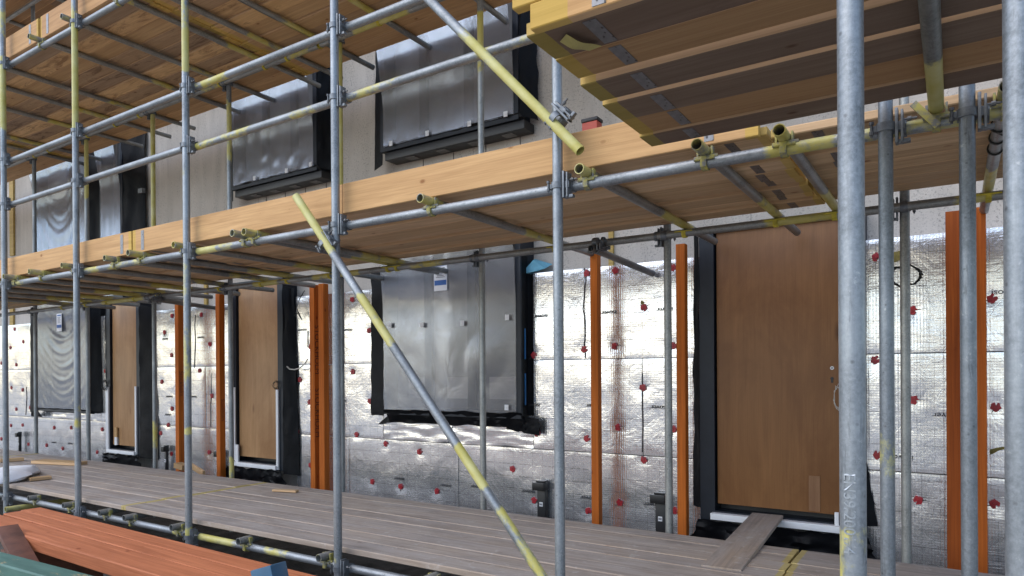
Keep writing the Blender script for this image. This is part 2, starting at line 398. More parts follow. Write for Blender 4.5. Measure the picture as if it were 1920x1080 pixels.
# foil slabs
Z0, Z1, Z2, Z3 = .12, .955, 1.71, 2.455
OPEN = [(-11.95,-10.22,1.09,9), (-9.93,-8.93,.45,9), (-7.22,-6.05,.45,9), (-4.76,-3.02,1.24,9), (-1.57,-.50,.40,9)]
SLABS = []
def slab(x0, x1, z0, z1, seed, rough=False):
    bm = bmesh.new(); g = .003; nx = max(2, int((x1-x0)/.02)); nz = max(2, int((z1-z0)/.02))
    NP = [p for p in PXZ if x0-.2 < p[0] < x1+.2 and z0-.2 < p[1] < z1+.2]
    G = []
    for j in range(nz+1):
        row = []
        for i in range(nx+1):
            x = x0+g+(x1-x0-2*g)*i/nx; z = z0+g+(z1-z0-2*g)*j/nz
            e = min(x-x0, x1-x, z-z0, z1-z)
            y = YF+.0018*max(0, 1-e/.02)**2
            y += .004*noise.noise(Vector((x*2.3+seed, z*2.9, seed)))+.0015*noise.noise(Vector((x*8, z*7, seed*2)))
            for px, pz in NP:
                d2 = (x-px)**2+(z-pz)**2
                if d2 < .03: y += .0042*math.exp(-d2/.0035)*(1+.35*sin(7*math.atan2(z-pz, x-px)+px*9))
            if rough: y += .006*noise.noise(Vector((x*5, z*60, seed)))
            row.append(bm.verts.new((x, y, z)))
        G.append(row)
    B = [bm.verts.new((x, YC-.001, z)) for x, z in ((x0+g,z0+g),(x1-g,z0+g),(x1-g,z1-g),(x0+g,z1-g))]
    for j in range(nz):
        for i in range(nx): bm.faces.new([G[j][i], G[j][i+1], G[j+1][i+1], G[j+1][i]])
    bm.faces.new([B[0], B[1]]+[G[0][i] for i in range(nx,-1,-1)])
    bm.faces.new([B[1], B[2]]+[G[j][nx] for j in range(nz,-1,-1)])
    bm.faces.new([B[2], B[3]]+[G[nz][i] for i in range(nx+1)])
    bm.faces.new([B[3], B[0]]+[G[j][0] for j in range(nz+1)])
    o = obj('insulation_slab', bm, FOIL, house); SLABS.append((x0,x1,z0,z1,o)); return o
def row(z0, z1, off, L=1.42):
    cuts = [-16.8]+sorted(a for op in OPEN if op[2] < z1-.05 for a in op[:2])+[3.8]
    for a, b in zip(cuts[0::2], cuts[1::2]):
        x = a; nxt = math.ceil((a-off)/L)*L+off
        if nxt-a < .2: nxt += L
        while x < b-1e-6:
            e = nxt if b-nxt > .2 else b
            slab(x, e, z0, z1, random.random()*50); x = e; nxt = e+L
row(Z2, Z3, -2.53); row(Z1, Z2, -2.03)
row(Z0, Z1, -3.83)
for x0, x1 in ((-4.76,-3.90), (-3.90,-3.02)):
    slab(x0, x1, Z1, 1.24, random.random()*50, True)
slab(-11.95, -10.22, Z1, 1.09, 3.3, True)

# lettering printed on the foil, upside down
def text_bm(s, size, depth=.0008):
    cu = bpy.data.curves.new('t', 'FONT'); cu.body = s; cu.size = size; cu.align_x = 'CENTER'; cu.align_y = 'CENTER'; cu.extrude = depth
    o = bpy.data.objects.new('t', cu); COL.objects.link(o)
    me = bpy.data.meshes.new_from_object(o.evaluated_get(bpy.context.evaluated_depsgraph_get()))
    bpy.data.objects.remove(o); bpy.data.curves.remove(cu)
    b = bmesh.new(); b.from_mesh(me); bpy.data.meshes.remove(me); return b
def facing_front(P, ang=0, flip=False):
    m = Matrix.Translation(P) @ Matrix.Rotation(pi/2, 4, 'X') @ Matrix.Rotation(ang, 4, 'Z')
    return m
TXT = [(1014,593),(1141,586),(1246,580),(999,760),(1112,761),(1235,764),(1772,779),(1690,858),(990,922),(1102,934),(1222,946),(651,619),(640,752),(748,898),(835,911),(893,913),
       (309,636),(375,633),(566,619),(362,744),(316,744),(314,778),(100,830),(131,832),(1884,546)]
for i, (x, y) in enumerate(TXT):
    P = atY(x, y, YF-.006)
    par = next((o for a,b,c,d,o in SLABS if a <= P.x <= b and c <= P.z <= d), house)
    b = text_bm('isover' if i % 2 else 'ISOVER'.lower(), .048, .0015)
    b.transform(Matrix.Diagonal((1.12,1,1,1)))
    obj('printed_lettering', b, INK, par if par is not house else house, facing_front(P, 0 if x == 1884 else pi), smooth=False)

# red insulation fixings: lobed discs with a torn slit each
def pin_mesh(seed):
    rnd = random.Random(seed); bm = bmesh.new(); n = 22; c = bm.verts.new((0,-.006,0)); R = []; R2 = []
    notch = rnd.random()*2*pi
    for i in range(n):
        t = 2*pi*i/n; r = .0255*(1+.10*sin(5*t+seed)+.10*rnd.uniform(-1,1))
        if abs((t-notch+pi) % (2*pi)-pi) < .2: r *= .35
        R.append(bm.verts.new((r*cos(t), -.005, r*sin(t)*1.08))); R2.append(bm.verts.new((r*cos(t), .006, r*sin(t)*1.08)))
    for i in range(n):
        j = (i+1) % n; bm.faces.new([c, R[i], R[j]]); bm.faces.new([R[i], R2[i], R2[j], R[j]])
    cyl(bm, Vector((0,.01,0)), Vector((0,-.010,0)), .008, 8)
    return bm
def tear_mesh(seed):
    rnd = random.Random(seed*3+1); bm = bmesh.new()
    for k in range(1):
        t = rnd.choice((pi, pi*1.1, 0, .6, 4.2)); L = rnd.uniform(.035,.075)
        d = Vector((cos(t),0,sin(t))); q = Vector((-sin(t),0,cos(t)))
        a = d*.018; b = d*(.018+L)
        vs = [bm.verts.new(p+Vector((0,.0015,0))) for p in (a+q*.003, a-q*.003, b)]; v2 = [bm.verts.new(v.co+Vector((0,.003,0))) for v in vs]
        bm.faces.new(vs); bm.faces.new(v2[::-1])
        for i in range(3): bm.faces.new([vs[i], vs[(i+1)%3], v2[(i+1)%3], v2[i]])
    bmesh.ops.recalc_face_normals(bm, faces=bm.faces[:]); return bm
TEARS = [((1095,502),(1098,525),(1095,560),(1093,580),(1097,600),(1098,625),(1095,645),(1098,672)), ((1204,700),(1204,760),(1205,800),(1204,848)), ((577,620),(577,652)), ((366,590),(365,610),(366,640),(364,690)), ((397,700),(395,760),(395,800)), ((49,725),(50,745),(48,778))]
for tr in TEARS:
    P = [atY(x, y, YF-.003) for x, y in tr]; bm = bmesh.new(); path_tube(bm, P, .004, 5)
    par = next((o for a,b,c,d,o in SLABS if a <= P[0].x <= b and c <= P[0].z <= d), house)
    obj('torn_joint', bm, WASH, par)
protos = []
for i, (x, y) in enumerate(PINS):
    P = atY(x, y, YF-.003); mw = Matrix.Translation(P)
    if i < 6:
        p = obj('fixing_disc', pin_mesh(i), RED, house, mw); obj('foil_tear', tear_mesh(i), WASH, p, mw, smooth=False); protos.append(p)
    else: dup(protos[i % 6], mw @ Matrix.Rotation(random.uniform(-.5,.5), 4, 'Y'), house)

# windows: black lined boxes standing out of the wall, polythene film across the front
def wob(seed, a, sc=5):
    return lambda u, v: Vector((0, a*noise.noise(Vector((u*sc, v*sc, seed))), 0))
def window(xl, xr, zb, zt, yf, back, style, patches=(), sticker=None, sill=False, mull=(.3,.62), beige=False, seed=1, tilt=(9,0)):
    bm = bmesh.new(); t = .055
    box(bm, xl-t, xl, yf, back, zb-t, zt+t); box(bm, xr, xr+t, yf, back, zb-t, zt+t)
    box(bm, xl, xr, yf+.002, back, zb-t, zb); box(bm, xl, xr, yf+.002, back, zt, zt+t)
    win = obj('window', bm, FRAME, house, smooth=False)
    bm = bmesh.new(); box(bm, xl+.002, xr-.002, back-.03, back-.004, zb+.002, zt-.002); obj('pane', bm, GLASS, win, smooth=False)
    W = xr-xl
    for m in mull:
        bm = bmesh.new(); box(bm, xl+W*m-.045, xl+W*m+.045, back-.075, back-.032, zb+.004, zt-.004, bev=.004); obj('mullion', bm, FRAME, win)
    if beige:
        for a, b in ((.10,.25),(.42,.58),(.74,.93)):
            bm = bmesh.new(); box(bm, xl+W*a, xl+W*b, back-.05, back-.033, zb+.10, zb+.30); obj('inner_board', bm, BEIGE, win, smooth=False)
    def fn(u, v):
        y = .006*noise.noise(Vector((u*3*W+seed, v*4, seed)))
        e = min(u, 1-u)*W; e2 = min(v, 1-v)*(zt-zb); k = min(1, e/.12)*min(1, .2+e2/.15)
        if style == 'swag':
            s = 2*u-1; y += .0045*sin((v*1.5+.55*(1-s*s)*.9)*34+2*s)*k*(.35+.65*(1-abs(s)))
        elif style == 'crumple':
            y += .012*k*noise.noise(Vector((u*7-v*6, v*7+u*3, seed)))*max(0,1-2.2*v)+.006*sin(u*40+v*9)*k*max(0,.5-v)
        else:
            y += .007*k*noise.noise(Vector((u*2.5+v, v*3.2-u*1.5, seed)))*(1+.8*max(0,v-.6))
        q = max(0, zb+(zt-zb)*v-tilt[0])
        return Vector((0, -abs(y)*.7+y*.3-(tilt[1]*q if q > .12 else tilt[1]*q*q/.24+0)+(tilt[1]*.06 if q > .12 else 0), 0))
    bm = bmesh.new()
    sheet(bm, Vector((xl-.012,yf-.006,zb-.012)), Vector((xr+.012,yf-.006,zb-.012)), Vector((xr+.012,yf-.006,zt+.01)), Vector((xl-.012,yf-.006,zt+.01)), int(W/.025), int((zt-zb)/.025), fn, .0012)
    film = obj('film', bm, FILM, win)
    for (x, y) in patches:
        P = atY(x, y, yf-.03); bm = bmesh.new(); box(bm, P.x-.019, P.x+.019, yf-.034, yf-.030, P.z-.023, P.z+.023); box(bm, P.x-.004, P.x+.004, yf-.042, yf-.034, P.z-.006, P.z+.006)
        obj('fixing_patch', bm, LABELW, win, smooth=False)
    if sticker:
        P = atY(*sticker, yf-.035); bm = bmesh.new(); box(bm, P.x-.075, P.x+.075, yf-.037, yf-.034, P.z-.15, P.z+.11)
        obj('data_sheet', bm, LABELW, win, smooth=False)
        bm = bmesh.new(); box(bm, P.x-.068, P.x+.068, yf-.039, yf-.037, P.z-.10, P.z-.055)
        obj('blue_print', bm, LABELB, win, smooth=False)
        bm = bmesh.new(); box(bm, P.x-.05, P.x+.06, yf-.039, yf-.037, P.z+.075, P.z+.092)
        obj('blue_print', bm, LABELB, win, smooth=False)
        bm = bmesh.new()
        for k in range(7): box(bm, P.x-.05+.01*(k%2), P.x+.05-.013*(k%3), yf-.039, yf-.037, P.z-.03+k*.014, P.z-.026+k*.014)
        obj('small_print', bm, INK, win, smooth=False)
    return win
def memb(par, pts, nu=10, nv=10, amp=.012, seed=0, name='membrane', sc=4):
    A, B, Cc, D = [Vector(p) for p in pts]; bm = bmesh.new()
    sheet(bm, A, B, Cc, D, nu, nv, lambda u, v: Vector((amp*.7*noise.noise(Vector((u*3+seed, v*9, 1))), -abs(amp*noise.noise(Vector((u*sc, v*sc*1.7, seed)))), amp*.5*noise.noise(Vector((u*9,seed,v*3))))), .003)
    return obj(name, bm, MEMB, par)

# lower middle window
wm = window(-4.62, -3.12, 1.27, 2.75, 4.875, 5.098, 'mild', [(731,610),(791,609),(867,606),(951,595),(950,764)], (826,514), mull=(.28,.62), beige=True, seed=2, tilt=(2.2,.10))
memb(wm, [(-4.79,4.86,1.20),(-4.63,4.87,1.20),(-4.63,4.87,2.62),(-4.77,4.86,2.62)], 4, 24, .02, 3)
memb(wm, [(-4.60,4.93,1.135),(-3.05,4.93,1.135),(-3.05,4.865,1.262),(-4.62,4.865,1.262)], 40, 6, .035, 4, 'membrane_skirt', 9)
memb(wm, [(-3.25,4.92,1.12),(-2.93,4.94,1.075),(-2.93,4.94,1.215),(-3.2,4.865,1.25)], 10, 6, .03, 5, 'membrane_tail')
memb(wm, [(-4.82,4.98,1.10),(-4.60,4.93,1.135),(-4.60,4.93,1.20),(-4.66,4.97,1.20)], 5, 4, .01, 6, 'membrane_tail')
bm = bmesh.new(); sheet(bm, Vector((-3.064,4.90,1.22)), Vector((-3.064,4.99,1.22)), Vector((-3.064,4.99,2.6)), Vector((-3.064,4.90,2.6)), 3, 20, wob(7,.008), .003)
obj('membrane', bm, MEMB, wm)
bm = bmesh.new(); box(bm, -3.063, -3.058, 4.93, 4.945, 1.33, 1.60); box(bm, -3.063, -3.058, 4.93, 4.945, 1.72, 1.98); obj('blue_tape', bm, flat('blue_tape',(.02,.16,.42),.5), wm, smooth=False)
# lower left window
wl = window(-11.85, -10.35, 1.13, 2.75, 4.875, 5.098, 'swag', (), (111,602), mull=(.5,), seed=5, tilt=(2.3,.10))
memb(wl, [(-12.1,4.86,1.05),(-11.86,4.87,1.05),(-11.86,4.87,2.62),(-12.05,4.86,2.62)], 4, 22, .02, 8)
memb(wl, [(-12.28,4.95,.97),(-11.88,4.94,.97),(-11.9,4.87,1.1),(-12.1,4.87,1.1)], 5, 5, .02, 9, 'membrane_tail')
memb(wl, [(-11.8,4.93,1.06),(-10.25,4.93,1.06),(-10.28,4.865,1.12),(-11.83,4.865,1.12)], 30, 4, .02, 10, 'membrane_skirt')
bm = bmesh.new(); sheet(bm, Vector((-10.29,4.89,1.1)), Vector((-10.16,5.0,1.08)), Vector((-10.22,5.0,2.6)), Vector((-10.29,4.89,2.6)), 4, 20, wob(11,.02), .003); obj('membrane', bm, MEMB, wl)

# upper windows with projecting sills on brackets
def upper(xl, xr, zb, patches, seed, style, mull):
    u = window(xl, xr, zb, 5.3, 4.905, 5.098, style, patches, None, mull=mull, seed=seed, tilt=(4.15,.17))
    bm = bmesh.new(); box(bm, xl-.02, xr+.10, 4.93, YC-.001, zb-.135, zb-.06, bev=.006); obj('sill_box', bm, BLACKP, u)
    for k in range(4):
        x = xl+.17+(xr-xl)*.25*k+.1
        bm = bmesh.new(); box(bm, x-.055, x+.055, 4.965, 5.05, zb-.142, zb-.1355)
        obj('bracket', bm, BRACKET, u, smooth=False)
        bm = bmesh.new()
        box(bm, x+.05, x+.056, YC-.004, YC-.0005, zb-.36, zb-.137); obj('mastic_smear', bm, WASH, u, smooth=False)
    memb(u, [(xl-.02,4.93,zb-.055),(xr+.1,4.93,zb-.055),(xr+.07,4.9,zb-.004),(xl-.02,4.9,zb-.004)], 40, 3, .015, seed+2, 'membrane_skirt', 8)
    memb(u, [(xl-.20,4.97,zb-.19),(xl-.045,4.92,zb-.17),(xl-.02,4.893,5.2),(xl-.13,4.94,5.2)], 4, 24, .02, seed+3)
    memb(u, [(xr+.06,4.92,zb-.02),(xr+.17,5.05,zb-.05),(xr+.13,5.09,5.2),(xr+.058,4.93,5.2)], 6, 24, .03, seed+4)
    return u
upper(-4.63, -3.15, 3.815, [(733,269),(801,250),(880,232),(948,214)], 21, 'mild', (.26,.62))
upper(-6.99, -5.65, 3.80, [(582,308),(537,320),(477,334)], 31, 'crumple', (.3,.66))
for (xl, xr, sd, st) in ((-9.98,-9.49,41,'mild'), (-11.95,-10.45,51,'swag')):
    u = window(xl, xr, 2.72, 5.3, 4.905, 5.098, st, (), mull=(.5,), seed=sd, tilt=(4.15,.17))
    memb(u, [(xr+.056,4.92,2.66),(xr+.36,5.06,2.66),(xr+.34,5.07,5.2),(xr+.056,4.92,5.2)], 6, 24, .05, sd+2)
    memb(u, [(xl-.12,5.0,2.66),(xl-.05,4.93,2.66),(xl-.05,4.93,5.2),(xl-.1,5.0,5.2)], 3, 24, .02, sd+3)
    bm = bmesh.new()
    for z in (3.35, 4.05): box(bm, xr+.30, xr+.40, 4.985, 5.03, z, z+.06)
    obj('fixing_patch', bm, STEEL, u, smooth=False)

for (xa, xb, ya, yb) in ((1141,1149,455,500),(382,387,550,578),(18,24,555,615),(18,24,330,480)):
    a = atY(xa, yb, 5.07); b = atY(xb, ya, 5.07); bm = bmesh.new(); box(bm, a.x, b.x, 5.07, 5.098, max(a.z, 2.46) if a.z > 2 else a.z, b.z+.12)
    obj('timber_batten', bm, WOOD, house, smooth=False, color=(.52,.38,.13,1))
WOOL = flat('exposed_mineral_wool', (.20,.165,.05), .95, 0, 40, .6, .006, .3, 30)
for pts in (((1856,843),(1868,840),(1880,838),(1891,837),(1886,842),(1872,845),(1864,850),(1856,853)), ((1673,473),(1690,470),(1692,486),(1675,492)), ((1202,563),(1207,566),(1206,572),(1201,570))):
    q = [atY(x, y, YF-.006) for x, y in pts]; bm = bmesh.new(); A = [bm.verts.new(p) for p in q]; B = [bm.verts.new(p+Vector((0,.02,0))) for p in q]
    bm.faces.new(A); bm.faces.new(B[::-1])
    for i in range(len(A)): bm.faces.new([A[i], B[i], B[(i+1)%len(A)], A[(i+1)%len(A)]])
    bmesh.ops.recalc_face_normals(bm, faces=bm.faces[:])
    par = next((o for a,b,c,d,o in SLABS if a <= q[0].x <= b and c <= q[0].z <= d), house)
    obj('exposed_wool', bm, WOOL, par, smooth=False)
# boarded doors
def door(xl, xr, zb, zt, tint, mem_l, seed, whites, wide=.11):
    yf = 4.90; bm = bmesh.new(); t = wide
    box(bm, xl-t, xl, yf, 5.098, zb-.12, zt+.05); box(bm, xr, xr+t*.8, yf, 5.098, zb-.12, zt+.05); box(bm, xl, xr, yf+.003, 5.098, zt, zt+.05); box(bm, xl, xr, yf+.003, 5.098, zb-.12, zb-.05)
    d = obj('door', bm, FRAME, house, smooth=False)
    bm = bmesh.new(); box(bm, xl+.012, xr-.004, yf+.03, yf+.048, zb, zt-.002, bev=.002); p = obj('door_panel', bm, PLY, d, color=tint)
    bm = bmesh.new(); box(bm, xl+.001, xr-.001, 5.04, 5.09, zb-.05, zt-.002); obj('backing', bm, BLACKP, d, smooth=False)
    bm = bmesh.new(); box(bm, xl-.02, xr+.01, yf-.05, yf+.02, zb-.105, zb-.06, bev=.003); obj('threshold', bm, WHITEP, d)
    for (a, b, z0, z1) in whites:
        bm = bmesh.new(); box(bm, a, b, yf-.022, yf-.002, z0, z1, bev=.003); obj('white_trim', bm, WHITEP, d)
    memb(d, [(xl-mem_l-.02,4.97,zb-.04),(xl-t-.002,4.91,zb-.04),(xl-t-.002,4.895,zt),(xl-t-.045,4.93,zt)], 4, 22, .02, seed)
    memb(d, [(xl-t-.08,4.90,zb-.33),(xr+t+.05,4.90,zb-.33),(xr+t,4.85,zb-.11),(xl-t,4.85,zb-.11)], 26, 8, .06, seed+1, 'membrane_skirt', 6)
    return d, p
d1, p1 = door(-1.445, -.565, .655, 2.60, (.225,.105,.038,1), .16, 61, [(-.66,-.635,.56,.68)], .105)
q = [atY(x, y, Y) for x, y, Y in ((1600,985,4.93),(1646,987,4.98),(1622,850,4.98),(1600,850,4.93))]
memb(d1, q, 5, 10, .012, 66)
bm = bmesh.new(); P = atY(1560,690,4.925); cyl(bm, Vector((P.x,4.933,P.z)), Vector((P.x,4.926,P.z)), .012, 14); obj('lock_ring', bm, WHITEP, d1)
bm = bmesh.new(); cyl(bm, Vector((P.x,4.930,P.z)), Vector((P.x,4.9245,P.z)), .005, 10); P = atY(1560,712,4.925)
cyl(bm, Vector((P.x,4.931,P.z+.008)), Vector((P.x,4.9245,P.z+.008)), .010, 14); box(bm, P.x-.006, P.x+.006, 4.9247, 4.931, P.z-.02, P.z+.004); obj('keyhole', bm, BLACKP, d1)
bm = bmesh.new(); a = atY(1527,948,4.925); box(bm, a.x-.035, a.x+.035, 4.926, 4.932, .665, .90); obj('patch_strip', bm, PLY, d1, color=(.24,.125,.06,1), smooth=False)
d2, p2 = door(-6.97, -6.235, .665, 2.62, (.43,.25,.12,1), .16, 71, [(-7.03,-6.975,.62,1.46),(-6.245,-6.21,.56,1.44),(-6.98,-6.92,.60,.80)])
d3, p3 = door(-9.775, -9.105, .655, 2.60, (.43,.25,.12,1), .25, 81, [(-9.86,-9.79,.58,1.45),(-9.115,-9.08,.56,1.46)])
memb(d2, [(-6.15,4.90,.52),(-5.98,4.985,.5),(-6.06,4.99,2.55),(-6.145,4.90,2.55)], 5, 24, .03, 75)
memb(d3, [(-9.03,4.90,.52),(-8.75,4.985,.5),(-8.85,4.99,2.5),(-9.02,4.90,2.55)], 5, 24, .03, 85)
bm = bmesh.new(); a = atY(216,835,4.9); b = atY(221,802,4.9); c = atY(221,820,4.9); box(bm, a.x-.02, a.x+.04, 4.90, 4.922, .655, c.z); obj('white_trim', bm, WHITEP, d3, smooth=False)
bm = bmesh.new(); box(bm, a.x-.02, a.x+.04, 4.90, 4.922, c.z+.001, b.z); obj('timber_strip', bm, WOOD, d3, smooth=False, color=(.55,.36,.17,1))

# ------------------------------------------------------------------ scaffold parts
R = .02415
def tube(name, a, b, r=R, bands=(), n=22, tint=(1,1,1,1), parent=None):
    """hollow tube from a to b; bands = painted stretches ('x'|'y', px0, px1[, strength]) along its length"""
    m = frame(a, b); L = (b-a).length; k = max(2, int(L/.03)); bm = bmesh.new(); lay = bm.verts.layers.float.new('paint')
    prof = [(r*.86,.09)]+[(r*.86,.0)]+[(r,.0)]
    rings = []
    def add(rr, z, pv):
        q = []
        for i in range(n):
            v = bm.verts.new((rr*cos(2*pi*i/n), rr*sin(2*pi*i/n), z)); v[lay] = pv; q.append(v)
        rings.append(q)
    def pv(z):
        P = m @ Vector((0,0,z)); s = 0
        if (P-EYE).dot(fw) > .1 and bands:
            x, y = pr(P)
            for bd in bands:
                t = x if bd[0] == 'x' else y if bd[0] == 'y' else z
                w = (bd[2]-bd[1])*.22+1e-6 if bd[0] != 'z' else .07
                f = min(1, max(0, (t-bd[1]+w)/w))*min(1, max(0, (bd[2]+w-t)/w))
                s = max(s, f*(bd[3] if len(bd) > 3 else 1))
        return s
    add(r*.86, .10, pv(0)*.5); add(r*.86, 0, pv(0)); add(r, 0, pv(0))
    for i in range(1, k): add(r, L*i/k, pv(L*i/k))
    add(r, L, pv(L)); add(r*.86, L, pv(L)); add(r*.86, L-.10, pv(L)*.5)
    for A, B in zip(rings, rings[1:]):
        for i in range(n): bm.faces.new([A[i], A[(i+1)%n], B[(i+1)%n], B[i]])
    bm.faces.new(rings[0]); bm.faces.new(rings[-1][::-1])
    return obj(name, bm, GALV, parent, m, color=tint)

# right-angle coupler round a vertical tube (axis Z at the origin) and a level one (axis X at y=+.05)
def coupler_mesh():
    bm = bmesh.new()
    ring(bm, 'Z', Vector((0,0,0)), .0305, .0246, .030); ring(bm, 'X', Vector((.0,.0485,0)), .0305, .0246, .036)
    ring(bm, 'X', Vector((.055,.0485,0)), .0300, .0246, .018)
    box(bm, .030, .040, -.014, .030, -.062, .062, bev=.002); box(bm, .048, .056, -.010, .034, -.060, .055, bev=.002)
    box(bm, .022, .060, -.004, .030, -.016, .016, bev=.003); box(bm, .030, .078, .000, .024, -.062, -.048, bev=.002)
    box(bm, -.050, -.026, -.008, .02, -.012, .012, bev=.003); box(bm, -.028, .028, .022, .030, -.02, .02, bev=.002)
    return bm
def lathe(bm, a, b, prof, n=8):
    m = frame(a, b); rings = [[bm.verts.new(m @ Vector((r*cos(2*pi*i/n), r*sin(2*pi*i/n), z))) for i in range(n)] for z, r in prof]
    for A, B in zip(rings, rings[1:]):
        for i in range(n): bm.faces.new([A[i], A[(i+1)%n], B[(i+1)%n], B[i]])
    bm.faces.new(rings[0][::-1]); bm.faces.new(rings[-1])
def bolt_a():
    bm = bmesh.new(); lathe(bm, Vector((-.044,-.012,-.03)), Vector((-.044,-.012,.03)), [(0,.0042),(.008,.0042),(.008,.008),(.02,.008),(.02,.0045),(.045,.0045),(.045,.008),(.055,.008)]); return bm
def bolt_b():
    bm = bmesh.new(); lathe(bm, Vector((.052,.006,.02)), Vector((.1,.006,.02)), [(0,.0042),(.016,.0042),(.016,.0088),(.029,.0088),(.029,.0042),(.046,.0042)]); return bm
CP = None
def coupler(par, P, rot=None):
    global CP
    mw = Matrix.Translation(P) @ (rot or Matrix.Identity(4))
    if CP is None:
        CP = obj('coupler', coupler_mesh(), STEEL, par, mw); obj('bolt', bolt_a(), BOLT, CP, mw); obj('bolt', bolt_b(), BOLT, CP, mw); return CP
    return dup(CP, mw, par)
# putlog clip: half band under the ledger (axis X), ears up beside the transom (axis Y at z=+.048)
def clip_mesh():
    bm = bmesh.new(); ring(bm, 'X', Vector((0,0,0)), .0310, .0246, .026, 14, pi*.9, pi*2.1)
    box(bm, -.034, -.0255, -.014, .014, .004, .066, bev=.002); box(bm, .0255, .034, -.014, .014, .004, .066, bev=.002)
    box(bm, -.044, .056, -.020, -.012, .016, .028, bev=.002); box(bm, -.013, .013, -.034, -.024, -.022, .024, bev=.003)
    cyl(bm, Vector((-.04,-.028,.012)), Vector((.045,-.028,.012)), .006, 8)
    return bm
CL = None
def clip(par, P, flip=False, wide=False):
    global CL
    mw = Matrix.Translation(P) @ (Matrix.Rotation(pi, 4, 'Z') if flip else Matrix.Identity(4))
    if CL is None: CL = obj('putlog_clip', clip_mesh(), YPAINT, par, mw); return CL
    return dup(CL, mw, par)
def blade(par, P):
    bm = bmesh.new(); box(bm, P.x-.055, P.x+.055, P.y-.034, P.y-.006, P.z+.004, P.z+.010); ring(bm, 'X', P, .031, .0246, .026, 12, pi*.95, pi*2.05)
    box(bm, P.x-.008, P.x+.008, P.y-.032, P.y-.024, P.z-.02, P.z+.006)
    return obj('putlog_clip', bm, YBRIGHT, par)

ZL = (.462, 2.475, 4.538)                      # ledger heights of the three lifts
YO, YI, YS, YSI = 2.85, 4.20, 2.80, 4.25       # ledgers and standards, outer and inner rows
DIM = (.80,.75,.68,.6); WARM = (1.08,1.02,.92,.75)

# outer standards
OUT = [(10,[('y',118,232),('y',20,70,.55)],'yellow band below the top toe board, leftmost in the photo'),
       (145,[('y',38,235),('y',-40,10,.5),('y',760,800,.5)],'yellow painted upper length, second outer upright from the left'),
       (352,[('y',62,128),('y',-30,55,.6),('y',300,330,.45),('y',490,700,.47),('y',800,815,.6),('y',990,1010,.8)],'long streaky yellow paint, third outer upright from the left'),
       (631.5,[('y',1040,1060,.4)],'bare grey finish, clamped to the top of the lower diagonal brace'),
       (1048,[],'bare finish, clamped to the yellow end of the upper brace'),
       (1663,[('y',810,900,.44)],'small yellow mark low down, just right of the brown door'),
       (1816,[],'plain grey finish, in front of the wide orange timber pair')]
STD = []
for i, (x, bands, txt) in enumerate(OUT):
    P = atY(x, 705, YS); top = 6.6
    o = tube('scaffold_standard', Vector((P.x, YS, .02)), Vector((P.x, YS, top)), bands=bands, n=28, tint=(1,1,1,1) if x < 1600 else (.84,.85,.86,.9))
    tag(o, 'grey scaffold upright with '+txt, 'scaffold pole', 'outer scaffold uprights')
    STD.append((o, P.x))
    zs = [ZL[0], ZL[1]]
    if x < 1600: zs += [3.22, 3.636] if x < 800 else [3.22]
    if x < 600: zs += [ZL[2]]
    for z in zs: coupler(o, Vector((P.x, YS, z)))
# uprights of the nearer loading bay
for x, bands, lab in ((1598,[('y',985,1100,.47)],'thick nearest grey upright stamped with numbers, yellow paint low on its left side'),
                      (1914,[],'near grey upright cut by the right edge of the photo')):
    P = atY(x, 705, 1.5)
    o = tube('scaffold_standard', Vector((P.x, 1.5, .02)), Vector((P.x, 1.5, 5.2)), bands=bands, n=44)
    tag(o, lab, 'scaffold pole', 'loading bay uprights'); near = o if x < 1700 else near
b = text_bm('EN39/2001/4', .030, .0016); b.transform(Matrix.Rotation(-pi/2, 4, 'Z'))
Pn = atY(1598, 960, 1.5); ang = -.18
for v in b.verts:                                # wrap the stamp round the tube
    t = v.co.x/R-ang-.30; z = v.co.y; d = v.co.z
    v.co = Vector((Pn.x+(R+d)*sin(t), 1.5-(R+d)*cos(t), Pn.z+z))
obj('stamped_number', b, GALV, near, smooth=False, color=(1.25,1.25,1.25,1))

# inner standards
INN = [(67,(),'behind the film of the far left window'),(165,[('y',268,360),('y',-10,200,.3)],'right of the far left window, yellow painted at upper level'),
       (290,[('y',225,420,.85),('y',790,840,.6)],'right of the leftmost boarded door, yellow painted at upper level'),
       (433,[('y',200,300,.7),('y',860,900,.7)],'left of the middle boarded door'),(641,[('y',0,420,.9)],'hidden behind the outer upright that holds the lower brace'),
       (905,[('y',30,95,.9),('y',115,140,.6)],'in front of the two middle film covered windows'),(1253,(),'beside the single orange timber left of the brown door'),
       (1698,(),'dark, just right of the brown door')]
INX = []
for x, bands, txt in INN:
    P = atY(x, 705, YSI)
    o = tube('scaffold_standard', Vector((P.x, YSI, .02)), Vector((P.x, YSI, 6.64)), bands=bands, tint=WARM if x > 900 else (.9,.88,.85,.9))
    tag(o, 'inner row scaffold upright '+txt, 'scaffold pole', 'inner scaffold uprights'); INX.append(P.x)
    for z in (ZL[1], ZL[2]): coupler(o, Vector((P.x, YSI, z)), Matrix.Rotation(pi, 4, 'Z'))

